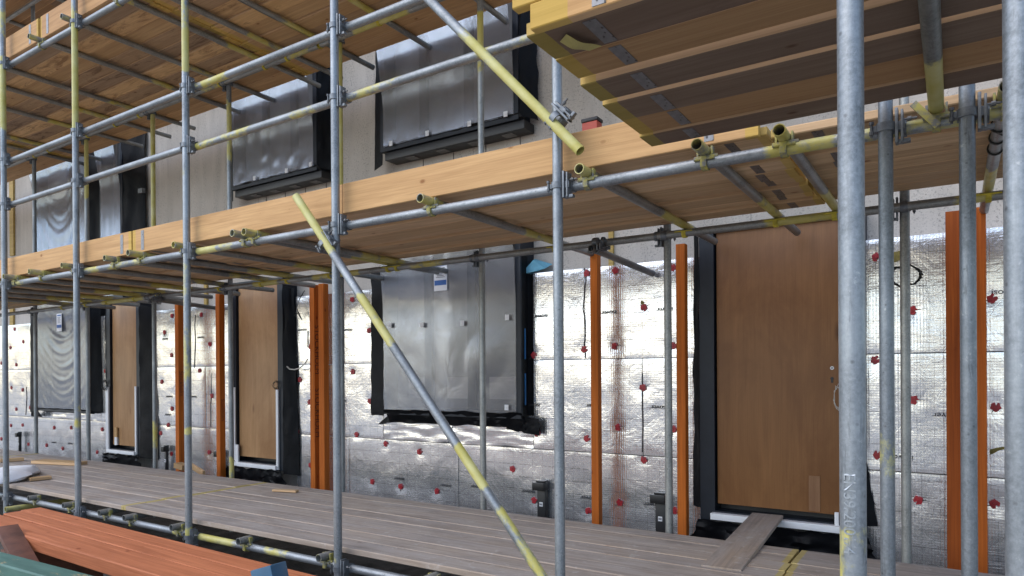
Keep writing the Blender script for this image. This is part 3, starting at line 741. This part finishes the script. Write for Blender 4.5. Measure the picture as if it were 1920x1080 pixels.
# ledgers and guard rails
def ledger(a, b, lab, cat='scaffold tube', bands=(), tint=(1,1,1,1), group='level scaffold tubes'):
    return tag(tube('scaffold_ledger', Vector(a), Vector(b), bands=bands, tint=tint), lab, cat, group)
ledger((-16,YO,ZL[0]), (3,YO,ZL[0]), 'level galvanised tube below the front edge of the lowest boards', bands=[('x',372,440,.8),('x',500,540,.5),('x',330,345,.6)])
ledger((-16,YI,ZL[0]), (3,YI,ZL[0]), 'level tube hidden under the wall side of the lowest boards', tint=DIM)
ledger((-16,YO,ZL[1]), (3,YO,ZL[1]), 'level galvanised tube along the front of the middle boards, yellow in places',
       bands=[('x',366,405),('x',405,440,.5),('x',205,275,.45),('x',20,60,.5),('x',160,190,.55),('x',1446,1560,.7),('x',1600,1690,.52),('x',1700,1890,.5)])
ledger((-16,YI,ZL[1]), (3,YI,ZL[1]), 'level tube under the wall side of the middle boards, in front of the windows',
       bands=[('x',640,672,.9),('x',775,835,.55),('x',200,265,.9),('x',480,520,.7),('x',590,620,.8),('x',1440,1560,.8),('x',1790,1860,.7)], tint=WARM)
ledger((-16,YO,ZL[2]), (-2,YO,ZL[2]), 'level tube along the front of the topmost boards, top left corner')
ledger((-16,YI,ZL[2]), (1.5,YI,ZL[2]), 'thin level tube under the wall side of the topmost boards', tint=WARM, bands=[('x',670,760,.9),('x',380,420,.5),('x',545,580,.6)])
ledger((-16,YI,6.58), (-3,YI,6.58), 'level tube under a further deck in the top left corner', tint=WARM)
ledger((-16,YO,6.58), (-3,YO,6.58), 'level tube above the top left corner of the photo')
X350, X630, X1047 = STD[2][1], STD[3][1], STD[4][1]
ledger((-16,YO,3.636), (-.9,YO,3.636), 'upper guard rail tube rising to the top edge of the photo', bands=[('x',385,425,.75),('x',365,385,.4)], group='guard rail tubes')
ledger((-16,YO,3.205), (X350+.03,YO,3.23), 'lower guard rail tube of the left bays, plain grey', group='guard rail tubes')
ledger((X350+.05,YO,3.215), (-1.0,YO,3.235), 'lower guard rail tube of the right bays, yellow stained underside', bands=[('x',370,470,.5),('x',560,760,.44),('x',900,1000,.45)], group='guard rail tubes')
YB = 2.738
def brace(p, q, lab, bands):
    a, b = atY(*p, YB), atY(*q, YB); o = tube('diagonal_brace', a, b, bands=bands, n=28); tag(o, lab, 'scaffold tube', 'diagonal scaffold braces'); return o, a, b
o, a, b = brace((555,368), (1045,1125), 'lower diagonal tube running from the middle toe board down to the lowest boards', [('y',366,470,.95),('y',560,640,.75),('y',840,910,.95),('y',960,1080,.62)])
P = atY(607,458,YB); rb = frame(a, b).to_3x3().to_4x4()
coupler(o, P, Matrix.Rotation(radians(-38), 4, 'Y'))
lo, la, lb = a, a, b
p2u = atY(1088,283,YB); d2u = atY(805,0,YB); far = p2u+(d2u-p2u)*2.3
o = tube('diagonal_brace', p2u, far, bands=[('y',130,300,.95),('y',60,130,.6)], n=28); tag(o, 'upper diagonal tube with open yellow end in front of the middle toe board', 'scaffold tube', 'diagonal scaffold braces')
coupler(o, atY(1042,222,YB), Matrix.Rotation(radians(-42), 4, 'Y'))

# transoms
def transom(X, z, y0, y1, lab, group, k=1, tint=WARM, inner='blade', clips=True):
    o = tube('scaffold_transom', Vector((X,y0,z)), Vector((X,y1,z)), tint=tint, bands=[('z',0,.20,.62),('z',1.05,1.5,.72)] if k == 1 else [('z',.0,.05,.5),('z',1.1,1.5,.52)] if k == 0 else [('z',0,.03,.3)], n=18)
    tag(o, lab, 'scaffold tube', group)
    if clips:
        clip(o, Vector((X, YO, z-.048)))
        if z > 1: blade(o, Vector((X, YI, z-.048)))
    return o
zt = ZL[1]+.048
X1 = [atZ(x, y, zt).x for x, y in ((1466,251),(1316,279),(1095,321),(805,377))]+[atZ(865,478,zt).x-.62]+[atZ(x, y, zt).x for x, y in ((457,441),(338,461),(262,477),(213,486),(137,500),(73,511))]
X1 += [X1[-1]-.52, X1[-1]-1.0, X1[-1]-1.6, X1[-1]-2.1, X1[-1]-2.7]
# every one passes under the middle deck and sticks out to the wall
for i, X in enumerate(X1):
    transom(X, zt, 2.74+random.uniform(-.01,.02), 4.84, 'cross tube under the middle boards with yellow clips, %s such tube from the right' % ORD[i+2], 'cross tubes under the middle boards', k=int(random.random() < .6))
Xr = atZ(1857,330,zt).x
transom(Xr, zt, 2.74, 4.80, 'cross tube under the middle boards wound with cable, rightmost of its row', 'cross tubes under the middle boards')
z2 = ZL[2]+.048
PX2 = [(163,107),(240,80),(320,36),(80,150),(40,173),(437,50),(520,33),(70,220),(40,262),(30,277)]
X2 = sorted([atZ(x, y, z2).x for x, y in PX2]+[-4.735,-4.015,-3.179], reverse=True)
for i, X in enumerate(X2):
    transom(X, z2, 2.74, 4.865, 'cross tube under the topmost boards, %s such tube from the right' % ORD[i+1], 'cross tubes under the topmost boards', k=int(random.random() < .7))
z0 = ZL[0]+.048
X0 = [atZ(x, y, z0).x for x, y in ((72,932),(138,945),(215,957),(252,968),(345,985),(462,1012),(620,1040))]+[-2.35,-1.5,-.7,.1]
for i, X in enumerate(sorted(X0)):
    transom(X, z0, 2.775, 4.3, 'short open tube end poking out under the lowest boards, %s from the left' % ORD[i+1], 'cross tubes under the lowest boards', k=2)
Xy = atZ(20,953,.40).x; o = tube('scaffold_transom', Vector((Xy,2.70,.395)), Vector((Xy,4.3,.395)), bands=[('z',0,1.6,.8)]); tag(o, 'yellow cross tube just below the lowest ledger at the far left', 'scaffold tube')
# tie tubes into the wall
for p, q, lab in (((1108,465),(1224,513),'dark tie tube reaching the foil wall right of the single window'), ((286,561),(407,578),'dark tie tube reaching the foil wall right of the leftmost boarded door')):
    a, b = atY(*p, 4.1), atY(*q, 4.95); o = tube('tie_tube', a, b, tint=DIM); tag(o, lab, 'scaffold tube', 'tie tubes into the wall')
    m = frame(a, b); coupler(o, Vector((a.x+(b.x-a.x)*.13, YI-.05, a.z-.004)), Matrix.Rotation(pi/2, 4, 'X'))
# loading bay support tubes
o = tube('scaffold_transom', Vector((-.048,1.1,zt)), Vector((-.048,2.825,zt)), tint=(.7,.68,.6,.8), bands=[('y',120,230,1)], n=32)
tag(o, 'stout cross tube under the loading bay with yellow painted end and loose clip', 'scaffold tube'); clip(o, Vector((-.048,YO,zt-.048)))
bm = bmesh.new(); P = atY(1735,215,2.80); box(bm, -.012, .012, -.004, .004, -.06, .06, Matrix.Translation(P) @ Matrix.Rotation(radians(-38), 4, 'Y')); obj('clip_wedge', bm, YPAINT, o, smooth=False)
o = tube('scaffold_ledger', Vector((-.33,1.55,ZL[1])), Vector((3,1.55,ZL[1])), n=32); tag(o, 'level tube carrying the front of the loading bay, above the photo', 'scaffold tube', 'level scaffold tubes')

# ------------------------------------------------------------------ boards
def board(name, mat, m, L, W, T, tint, ends=(.0,.0), plate=(), bow=.0, parent=None, bev=.003):
    """local x along the length from 0, y across, z up from the underside; ends = painted lengths; plate = x positions of nail plates"""
    bm = bmesh.new(); xs = sorted(set([0, L]+[round(L*i/8,4) for i in range(9)]+([ends[0], ends[0]+.004] if ends[0] else [])+([L-ends[1], L-ends[1]-.004] if ends[1] else [])))
    lay = bm.verts.layers.float.new('paint'); le = bm.faces.layers.float.new('edge'); c = bev; rings = []
    prof = [(0,c),(c,0),(W-c,0),(W,c),(W,T-c),(W-c,T),(c,T),(0,T-c)]
    for x in xs:
        pv = 1. if (ends[0] and x <= ends[0]+1e-4) or (ends[1] and x >= L-ends[1]-1e-4) else 0.
        q = []
        for y, z in prof:
            v = bm.verts.new((x, y, z+bow*sin(pi*x/L))); v[lay] = pv; q.append(v)
        rings.append(q)
    for A, B in zip(rings, rings[1:]):
        for i in range(8):
            f = bm.faces.new([A[i], A[(i+1)%8], B[(i+1)%8], B[i]][::-1])
            if (i in (3, 7) or (bev > .004 and i in (0,2,4,6))) and T < .06: f[le] = 1
    for f in (bm.faces.new(rings[0]), bm.faces.new(rings[-1][::-1])): f[le] = .6
    bmesh.ops.recalc_face_normals(bm, faces=bm.faces[:])
    o = obj(name, bm, mat, parent, m, color=tint)
    for x in plate:
        for za, zc in ((-.0022,-.0002),(T+.0002,T+.0022)):
            b2 = bmesh.new(); box(b2, x-.02, x+.02, W*.08, W*.92, za, zc); obj('nail_plate', b2, PLATE, o, m, smooth=False)
    return o
def T(x, y, z): return Matrix.Translation(Vector((x, y, z)))
ROWN = ['outermost', 'second from the outside', 'third from the outside', 'fourth from the outside', 'fifth from the outside', 'fourth from the wall', 'third from the wall', 'second from the wall', 'closest to the wall', 'innermost']
def deck(z, y0, rows, wd, segs, mat, tints, name, stain, gap=.004, dz=.0025, group='', ends=.1, plate=None):
    for k in range(rows):
        j = random.uniform(-.02,.02)
        for si, (a, b, seg) in enumerate(segs):
            c = random.choice(tints); v = random.uniform(.86,1.12); al = 1-min(.98, max(.02, stain+random.uniform(-.3,.3)))
            pl = (.17, b-a-.17) if plate else ()
            ja = j+random.uniform(-.006,.006)
            rn = ROWN[k] if k < 5 else ROWN[9-(rows-k)] if k < rows-1 else ROWN[8]
            o = board('scaffold_board', mat, T(a+ja+.004, y0+k*(wd+gap)+random.uniform(-.001,.001), z+(dz*((k+si+int(random.random()<.2))%2) if dz > .005 else random.uniform(0,dz))), b-a-.012, wd, .036, (c[0]*v, c[1]*v, c[2]*v, al), (ends,ends), pl if plate else (), bev=.0045)
            tag(o, '%s board of the %s, %s' % (name, seg, rn), 'scaffold board', group)
JX = (-14.9, -10.1, -5.36, -.62, 3.0)
W8 = (4.215-2.905)/8-.004
deck(ZL[1]+.073, 2.905, 8, W8, [(JX[3],JX[4],'right end of the middle deck'),(JX[2],JX[3],'middle deck between the two yellow joints'),(JX[1],JX[2],'middle deck left of the yellow joint'),(JX[0],JX[1],'far left middle deck')], WOOD,
     [(.60,.43,.26),(.66,.48,.30),(.54,.38,.22),(.62,.45,.27)], 'tan', .16, .006, .017, 'boards of the middle deck', .04, True)
J0 = (-15,-10.25,-5.53,-.74,3.0)
deck(ZL[0]+.073, 2.86, 8, W8+.004, [(J0[3],J0[4],'lowest deck at the brown door'),(J0[2],J0[3],'lowest deck between the two yellow joints'),(J0[1],J0[2],'lowest deck left of the yellow joint'),(J0[0],J0[1],'far left lowest deck')], GREYWOOD,
     [(.36,.315,.272),(.41,.355,.30),(.31,.272,.24),(.38,.33,.282)], 'grey weathered', .30, .006, .005, 'boards of the lowest deck', .03)
L2S = [(-14.9,-10.2,'far left topmost deck'),(-10.2,-5.4,'topmost deck left of its yellow joint'),(-5.4,-.9,'topmost deck right of its yellow joint')]
deck(ZL[2]+.073, 2.905, 8, W8, L2S, WOOD, [(.68,.46,.23),(.46,.325,.20),(.74,.51,.27),(.39,.28,.185),(.62,.42,.22)], 'stained', .60, .007, .012, 'boards of the topmost deck', .05, True)
deck(6.653, 2.905, 10, W8, [(-15.0,-10.3,'far left highest deck'),(-10.3,-3,'highest deck in the top left corner')], WOOD, [(.36,.22,.11),(.26,.17,.11),(.40,.25,.13)], 'dark stained', .5, .006, .006, 'boards of the highest deck', 0)
for i, X in enumerate((-7.2,-8.0,-9.1,-10.0,-11.2)):
    transom(X, 6.628, 2.74, 4.85, 'cross tube under the highest deck, %s such tube from the right' % ORD[i+1], 'cross tubes under the highest deck', clips=False)
deck(ZL[2]+.073, 4.285, 2, .19, L2S, WOOD, [(.66,.43,.22),(.58,.38,.20)], 'overhanging', .3, .005, .006, 'inside boards of the topmost deck', .05)
# toe boards: on edge, outside the decks
def toe(xa, xb, z, h, lab, ends, plate, y=2.862, tint=(.60,.37,.17,1)):
    m = T(xa, y+.036, z) @ Matrix.Rotation(pi/2, 4, 'X')
    o = board('toe_board', WOOD, m, xb-xa, h, .036, tint, ends, plate); tag(o, lab, 'toe board', 'toe boards'); return o
zb = ZL[1]+.076
toe(-3.04, -.66, zb+.004, .176, 'pale pine toe board behind the open yellow tube end, yellow painted right end', (0,.05), (2.18,))
toe(-5.355, -3.045, zb, .178, 'pale pine toe board behind the lower brace top, nail plate by its yellow left end', (.04,0), (.14,))
toe(-9.6, -5.375, zb, .178, 'pale pine toe board left of the yellow painted joint', (0,.04), (4.085,))
toe(-14.6, -9.61, zb, .178, 'pale pine toe board at the far left of the middle deck', (0,0), ())
z2b = ZL[2]+.085
toe(-6.86, -2.5, z2b, .205, 'topmost toe board right of the gap, nail plate at its left end', (.02,0), (.13,), tint=(.50,.29,.13,.85))
toe(-11.5, -6.91, z2b, .205, 'topmost toe board left of the gap, nail plate at its right end', (0,.03), (4.43,), tint=(.52,.31,.14,.85))
# loading bay boards (near, overhead on the right)
BAY = [(1.665,1.835,0,(.19,.135,.10),'dark stained, nearest the photographer'),(1.845,2.0,.002,(.40,.25,.125),'clean tan, second from the front'),(2.02,2.178,-.016,(.185,.135,.10),'dark stained, third from the front'),
       (2.20,2.372,-.024,(.20,.145,.105),'dark stained, fourth from the front'),(2.378,2.56,-.018,(.40,.245,.12),'clean tan with a black plate, fifth from the front'),(2.565,2.70,-.030,(.19,.135,.10),'dark stained, furthest from the photographer')]
for (ya, yb, dz, c, lab) in BAY:
    yw = yb-ya; o = board('scaffold_board', WOOD, T(-1.02-.03*(ya-1.66), ya, 2.548+dz*.8+.012), 4.2, yw, .040, (*c, .55), (.055,0), (.19,)); tag(o, 'loading bay board seen from below, '+lab, 'scaffold board', 'boards of the loading bay')
m = T(-1.0, 1.668, 2.56) @ Matrix.Rotation(pi/2, 4, 'X')
o = board('toe_board', WOOD, T(-.985,1.664,2.556) @ Matrix.Rotation(pi/2, 4, 'X'), 4.1, .072, .036, (.60,.36,.155,1), (.115,0), (.21,)); tag(o, 'lower of two pine toe boards on the loading bay with bright yellow end', 'toe board', 'toe boards')
o = board('toe_board', WOOD, T(-1.045,1.665,2.6305) @ Matrix.Rotation(pi/2, 4, 'X'), 4.1, .178, .036, (.60,.36,.155,1), (.13,0), (.25,)); tag(o, 'upper of two pine toe boards on the loading bay with bright yellow end', 'toe board', 'toe boards')
bm = bmesh.new(); a, b, c, d = [atZ(x, y, 2.551)+Vector((0,0,-.004)) for x, y in ((1050,76),(1062,62),(1128,84),(1105,93))]
sheet(bm, a, d, c, b, 10, 4, lambda u, v: Vector((0,0,-.010*sin(pi*u)*(.6+.4*sin(u*5)))), .001)
o = obj('tape_strip', bm, TAPE); tag(o, 'torn yellow tape strip hanging under the loading bay boards', 'tape')

# ------------------------------------------------------------------ orange timber posts in front of the foil
def post(x0, x1, y0, y1, zb, zt, lab, tint=(.56,.15,.016,1)):
    m = Matrix(((0,1,0,x0),(0,0,1,y0),(1,0,0,zb),(0,0,0,1)))
    o = board('timber_post', ORANGE, m, zt-zb, x1-x0, y1-y0, tint, bev=.003); tag(o, lab, 'timber post', 'orange timber posts'); return o
post(-2.362,-2.300,4.77,4.835,.1,2.525,'single orange timber post between the film covered window and the brown door')
post(-1.678,-1.612,4.77,4.835,.1,2.52,'orange timber post right beside the brown door')
post(-.040,.055,4.80,4.86,.1,2.54,'dull rust orange timber, left half of the wide pair at the right', (.36,.085,.010,.75))
post(.060,.157,4.77,4.84,.1,2.54,'bright orange timber, right half of the wide pair at the right', (.50,.125,.014,1))
pA = post(-5.670,-5.598,4.86,4.93,.1,2.54,'orange timber stamped STOCKHOLM, left one of the pair beside the middle door')
post(-5.535,-5.455,4.86,4.93,.1,2.54,'plain orange timber, right one of the pair beside the middle door')
pC = post(-7.99,-7.915,4.77,4.84,.1,2.54,'orange timber with lettering, between the two boarded doors and nearer the left one')
pD = post(-7.165,-7.09,4.77,4.84,.1,2.54,'orange timber just left of the middle boarded door')
def stamp(par, x, z, s, size, yc=4.805):
    b = text_bm(s, size, .0008); mw = T(x, yc, z) @ Matrix.Rotation(pi/2, 4, 'Z') @ Matrix.Rotation(pi/2, 4, 'X') @ Matrix.Rotation(-pi/2, 4, 'Z')
    obj('stamped_lettering', b, BRAND, par, mw, smooth=False)
stamp(pA, -5.5975, 1.86, 'STOCKHOLM', .085, 4.895); stamp(pA, -5.5975, 1.20, 'STOCKHOLM', .085, 4.895); stamp(pC, -7.9145, 1.50, 'Stockholm', .072); stamp(pD, -7.0895, 1.2, 'Stockholm', .06)
# their tall narrow neighbours lean on nothing: each is screwed through the deck edge

# black vent ducts against the foil
def duct(xa, xb, xc, yt, lab, group='black vent ducts'):
    a = atY(xa, 900, 4.90); b = atY(xb, 900, 4.90); c = atY(xc, 900, 4.90); z = atY((xa+xb)/2, yt, 4.90).z
    D = .035; k = (b-EYE).normalized(); pw = (b-a).length*abs(k.y); b = Vector((a.x+max(.03,(pw-D*abs(k.x))/abs(k.y)), b.y, b.z)); c.x = a.x-.03
    o = empty('vent_duct', Vector(((a.x+b.x)/2, 4.93, .1))); tag(o, lab, 'vent duct', group)
    bm = bmesh.new(); box(bm, a.x, b.x, 4.935, 4.972, .1, z-.066, bev=.003); obj('shaft', bm, BLACKP, o)
    bm = bmesh.new(); box(bm, c.x, b.x+.004, 4.90, 4.975, z-.065, z, bev=.004); obj('cap', bm, BLACKP, o)
    bm = bmesh.new(); box(bm, c.x+.02, b.x-.004, 4.93, 4.98, z+.0005, z+.014, bev=.003); obj('lip', bm, BLACKP, o)
    bm = bmesh.new(); xm = (a.x+b.x)/2; box(bm, xm-.016, xm+.016, 4.931, 4.934, z-.20, z-.165); lb = obj('barcode_label', bm, LABELW, o, smooth=False)
    bm = bmesh.new()
    for k in range(7): box(bm, xm-.012+k*.0036, xm-.0105+k*.0036, 4.9295, 4.9309, z-.19, z-.175)
    obj('barcode', bm, INK, lb, smooth=False)
duct(1003,1022,994,906,'black vent duct with overhanging cap on the foil below the single window')
duct(1225,1247,1217,929,'black vent duct with cap beside the orange post left of the brown door')
duct(403,413,391,847,'black vent duct half hidden by the orange post left of the middle door')
duct(304,311,297,838,'black vent duct right of the leftmost boarded door')
duct(30,36,19,812,'black vent duct below the far left window')

# ------------------------------------------------------------------ loose things
zd = ZL[0]+.073+.040
# gangplank
A = atZ(1315,1060,zd+.003); B = atZ(1410,962,zd+.04); Cp = atZ(1398,1071,zd+.003)
ax = (B-A).normalized(); ay0 = (Cp-A); wdt = .205; ay = (ay0-ax*ay0.dot(ax)).normalized(); az = ax.cross(ay)
if az.z < 0: ay = -ay; az = -az
mm = Matrix.Identity(4)
for i in range(3): mm[i][0], mm[i][1], mm[i][2], mm[i][3] = ax[i], ay[i], az[i], A[i]
if (Cp-A).dot(ay) < 0: mm = mm @ T(0,-wdt,0)
tag(board('plank', GREYWOOD, mm @ T(0,0,-.02), (B-A).length, wdt, .024, (.36,.29,.225,.8)), 'loose grey board bridging from the lowest deck to the brown door threshold', 'plank')
# offcuts on the lowest deck
def lying(p, q, wd, th, tint, lab, name='offcut', z=zd, rz=0, tilt=0):
    a = atZ(*p, z+th); b = atZ(*q, z+th); d = b-a; d.z = 0; L = d.length; an = math.atan2(d.y, d.x)
    m = T(a.x, a.y, z+.001) @ Matrix.Rotation(an, 4, 'Z') @ Matrix.Rotation(tilt, 4, 'Y')
    tag(board(name, WOOD, m, L, wd, th, tint), lab, 'wood offcut', 'loose offcuts on the lowest deck')
lying((510,918),(554,920),.05,.02,(.48,.35,.22,1),'small pale offcut lying on the lowest deck below the orange pair')
lying((58,864),(140,868),.16,.035,(.46,.32,.17,1),'short pale board lying on the deck under the far left window')
lying((57,897),(97,893),.09,.03,(.46,.32,.17,1),'small offcut lying beside the white sack')
lying((0,862),(45,859),.13,.035,(.46,.32,.17,1),'board end lying at the left edge against the foil wall')
a = atY(344,873,4.6); tag(board('offcut', WOOD, T(a.x-.12,4.55,a.z-.03) @ Matrix.Rotation(.12,4,'Y'), .17, .1, .06, (.46,.31,.16,1)), 'short block propped against the orange post right of the leftmost door', 'wood offcut', 'loose offcuts on the lowest deck')
a = atY(352,872,4.62); b = atY(385,893,4.45); m = frame(a, b) @ Matrix.Rotation(-pi/2, 4, 'Y')
tag(board('offcut', WOOD, m, (b-a).length, .06, .03, (.44,.29,.15,1)), 'thin strip sloping down to the deck beside the propped block', 'wood offcut', 'loose offcuts on the lowest deck')
# white sack
bm = bmesh.new(); c = atZ(25,893,zd); e = atZ(66,876,zd); ax = Vector((e.x-c.x, e.y-c.y, 0)); L = 1.15; ax.normalize(); ay = Vector((-ax.y, ax.x, 0))
n1, n2 = 24, 16; G = []
for i in range(n1+1):
    t = i/n1; s = -1+1.0*2*t; wdt = .23*max(0.02, (1-max(0,s)**1.3))*min(1,(t/.12)**.5 if t > 0 else .05); ht = .065*max(.03, 1-max(0,s)**1.1)*min(1,(t/.12)**.5 if t > 0 else .05)
    q = []
    for k in range(n2):
        th = 2*pi*k/n2; nn = 1+.22*noise.noise(Vector((t*5, cos(th)*1.4, sin(th)*1.4)))
        p = c+ax*(s*.62)+ay*(wdt*cos(th)*nn)+Vector((0,0,max(.0015, ht*(.75+sin(th))*nn)))
        q.append(bm.verts.new(p))
    G.append(q)
for A_, B_ in zip(G, G[1:]):
    for k in range(n2): bm.faces.new([A_[k], A_[(k+1)%n2], B_[(k+1)%n2], B_[k]])
bm.faces.new(G[0][::-1]); bm.faces.new(G[-1])
tag(obj('sack', bm, SACK), 'crumpled white woven sack lying on the lowest deck at the left edge', 'sack')
# stack of orange timbers in the foreground
zs = .55
def longtimber(p, q, wd, th, lab, z=zs, tint=(.52,.185,.082,.9), ext=.6):
    a = atZ(*p, z); b = atZ(*q, z); d = (b-a); d.z = 0; L = d.length+ext; an = math.atan2(d.y, d.x)
    m = T(a.x, a.y, z-th) @ Matrix.Rotation(an, 4, 'Z') @ T(0,-wd,0)
    tag(board('orange_timber', ORANGE, m, L, wd, th, tint, bev=.006), lab, 'timber', 'stacked orange timbers')
longtimber((77,951),(590,1078),.143,.085,'salmon orange timber lying at the back of the foreground stack')
longtimber((45,957),(500,1078),.138,.085,'salmon orange timber in the middle of the foreground stack',z=zs-.002)
longtimber((-75,944),(430,1080),.20,.085,'salmon orange timber with a dark stamp at the front of the foreground stack',z=zs-.004)
for k, x in enumerate((-5.3,-3.2)):
    bm = bmesh.new(); box(bm, x, x+.1, 1.95, 2.55, .0, zs-.092, bev=.004); tag(obj('timber_bearer', bm, BROWN), 'brown bearer block under the %s end of the orange timber stack' % ('left','right')[k], 'timber')
# green beam, leaning brown stub, blue box
a = atZ(0,1033,.62); b = atZ(182,1080,.62); d = (b-a).normalized(); an = math.atan2(d.y, d.x)
o = board('green_beam', GREENP, T(a.x,a.y,.62-.14) @ Matrix.Rotation(an,4,'Z') @ T(-.8,-.13,0), 3.2, .13, .14, (1,1,1,1), bev=.008); tag(o, 'green painted timber beam with chipped paint in the bottom left corner', 'beam')
a = atY(46,1052,1.93); b = atY(13,990,2.02); m = frame(a, b)
bm = bmesh.new(); box(bm, -.062, .062, -.02, .02, -.25, (b-a).length, m, bev=.004); tag(obj('stub_post', bm, BROWN), 'brown stained board stub leaning on the front of the orange timber stack', 'timber')
P = atY(503,1066,1.9)
bm = bmesh.new(); box(bm, -.05, .05, -.06, .06, -.22, 0, T(P.x,P.y,P.z+.012) @ Matrix.Rotation(radians(-18),4,'Y') @ Matrix.Rotation(.35,4,'Z'), bev=.006); tag(obj('blue_block', bm, BLUEP), 'blue painted block end at the bottom edge in front of the orange timbers', 'block')
# foam wedge on top of the foil, red box on the middle deck
P = atY(1003,508,5.03); bm = bmesh.new()
vs = [bm.verts.new(P+Vector(p)) for p in ((-.11,-.06,-.03),(.13,-.06,.0),(.15,.04,.05),(-.02,.04,.11),(-.11,.05,-.03),(.02,-.06,.085))]
bmesh.ops.convex_hull(bm, input=bm.verts[:]); tag(obj('foam_wedge', bm, CYAN, smooth=False), 'pale blue foam wedge resting on top of the foil insulation beside the window', 'foam')
P = atY(1110,234,4.13); bm = bmesh.new(); box(bm, P.x-.055, P.x+.055, 4.09, 4.17, ZL[1]+.112, P.z+.01, bev=.006); ob = obj('tool_box', bm, flat('red_orange_plastic',(.45,.06,.03),.45)); tag(ob, 'small red orange box standing on the middle deck behind the toe board', 'box')
bm = bmesh.new(); box(bm, P.x-.06, P.x+.06, 4.085, 4.175, P.z+.0105, P.z+.035, bev=.006); obj('lid', bm, BLACKP, ob)
# cables
def cable(name, pts, r, mat, lab):
    bm = bmesh.new(); path_tube(bm, pts, r); tag(obj(name, bm, mat), lab, 'cable', 'loose cables')
def loop(c, rx, rz, n, turns, jit, y):
    return [Vector((c.x+rx*(1+jit*sin(k*2.3))*cos(2*pi*turns*k/n), y-.02*k/n+.006*sin(k*1.7), c.z+rz*(1+jit*sin(k*1.9))*sin(2*pi*turns*k/n))) for k in range(n+1)]
P = atY(1697,517,4.32); cable('cable_coil', loop(P,.075,.055,60,3,.12,4.33), .005, CABLE, 'black cable coil hung on the dark upright right of the brown door')
P = atY(1573,745,4.89); cable('cable_coil', loop(P,.028,.075,90,6,.2,4.89), .0013, CABLEW, 'thin pale wire coil hanging at the right side of the brown door')
P = atY(196,722,4.86); cable('cable_coil', loop(P,.07,.06,70,5,.25,4.87), .003, CABLE, 'tangled grey wire coil at the left side of the leftmost boarded door')
P = atY(518,722,4.88); cable('cable_coil', loop(P,.045,.04,110,7,.35,4.885), .0011, CABLE, 'small dark wire coil at the right edge of the middle boarded door')
cable('loose_cable', [atY(x, y, 4.9+.01*i) for i, (x, y) in enumerate(((538,687),(543,692),(552,693),(562,690),(572,682),(577,673)))], .007, CABLEW, 'pale cable end curling out of the wall beside the middle boarded door')
cable('loose_cable', [atY(x, y, 4.93) for x, y in ((571,545),(562,560),(556,575),(560,590),(566,600),(560,585),(552,592))], .005, CABLE, 'dark bundle of wires sticking out above the middle boarded door')
bm = bmesh.new(); rr = random.Random(4)
for k in range(4):
    y = 3.0+.16*k; ring(bm, 'Y', Vector((Xr,y,zt)), R+.007, R+.0005, .010, 16)
    if k < 3: path_tube(bm, [Vector((Xr+.030*(1-2*(k%2)),y,zt-.01)), Vector((Xr+.034,y+.08,zt-.035)), Vector((Xr+.028,y+.16,zt-.012))], .004)
tag(obj('wound_cable', bm, CABLE), 'black cable wound round the rightmost cross tube under the middle deck', 'cable', 'loose cables')
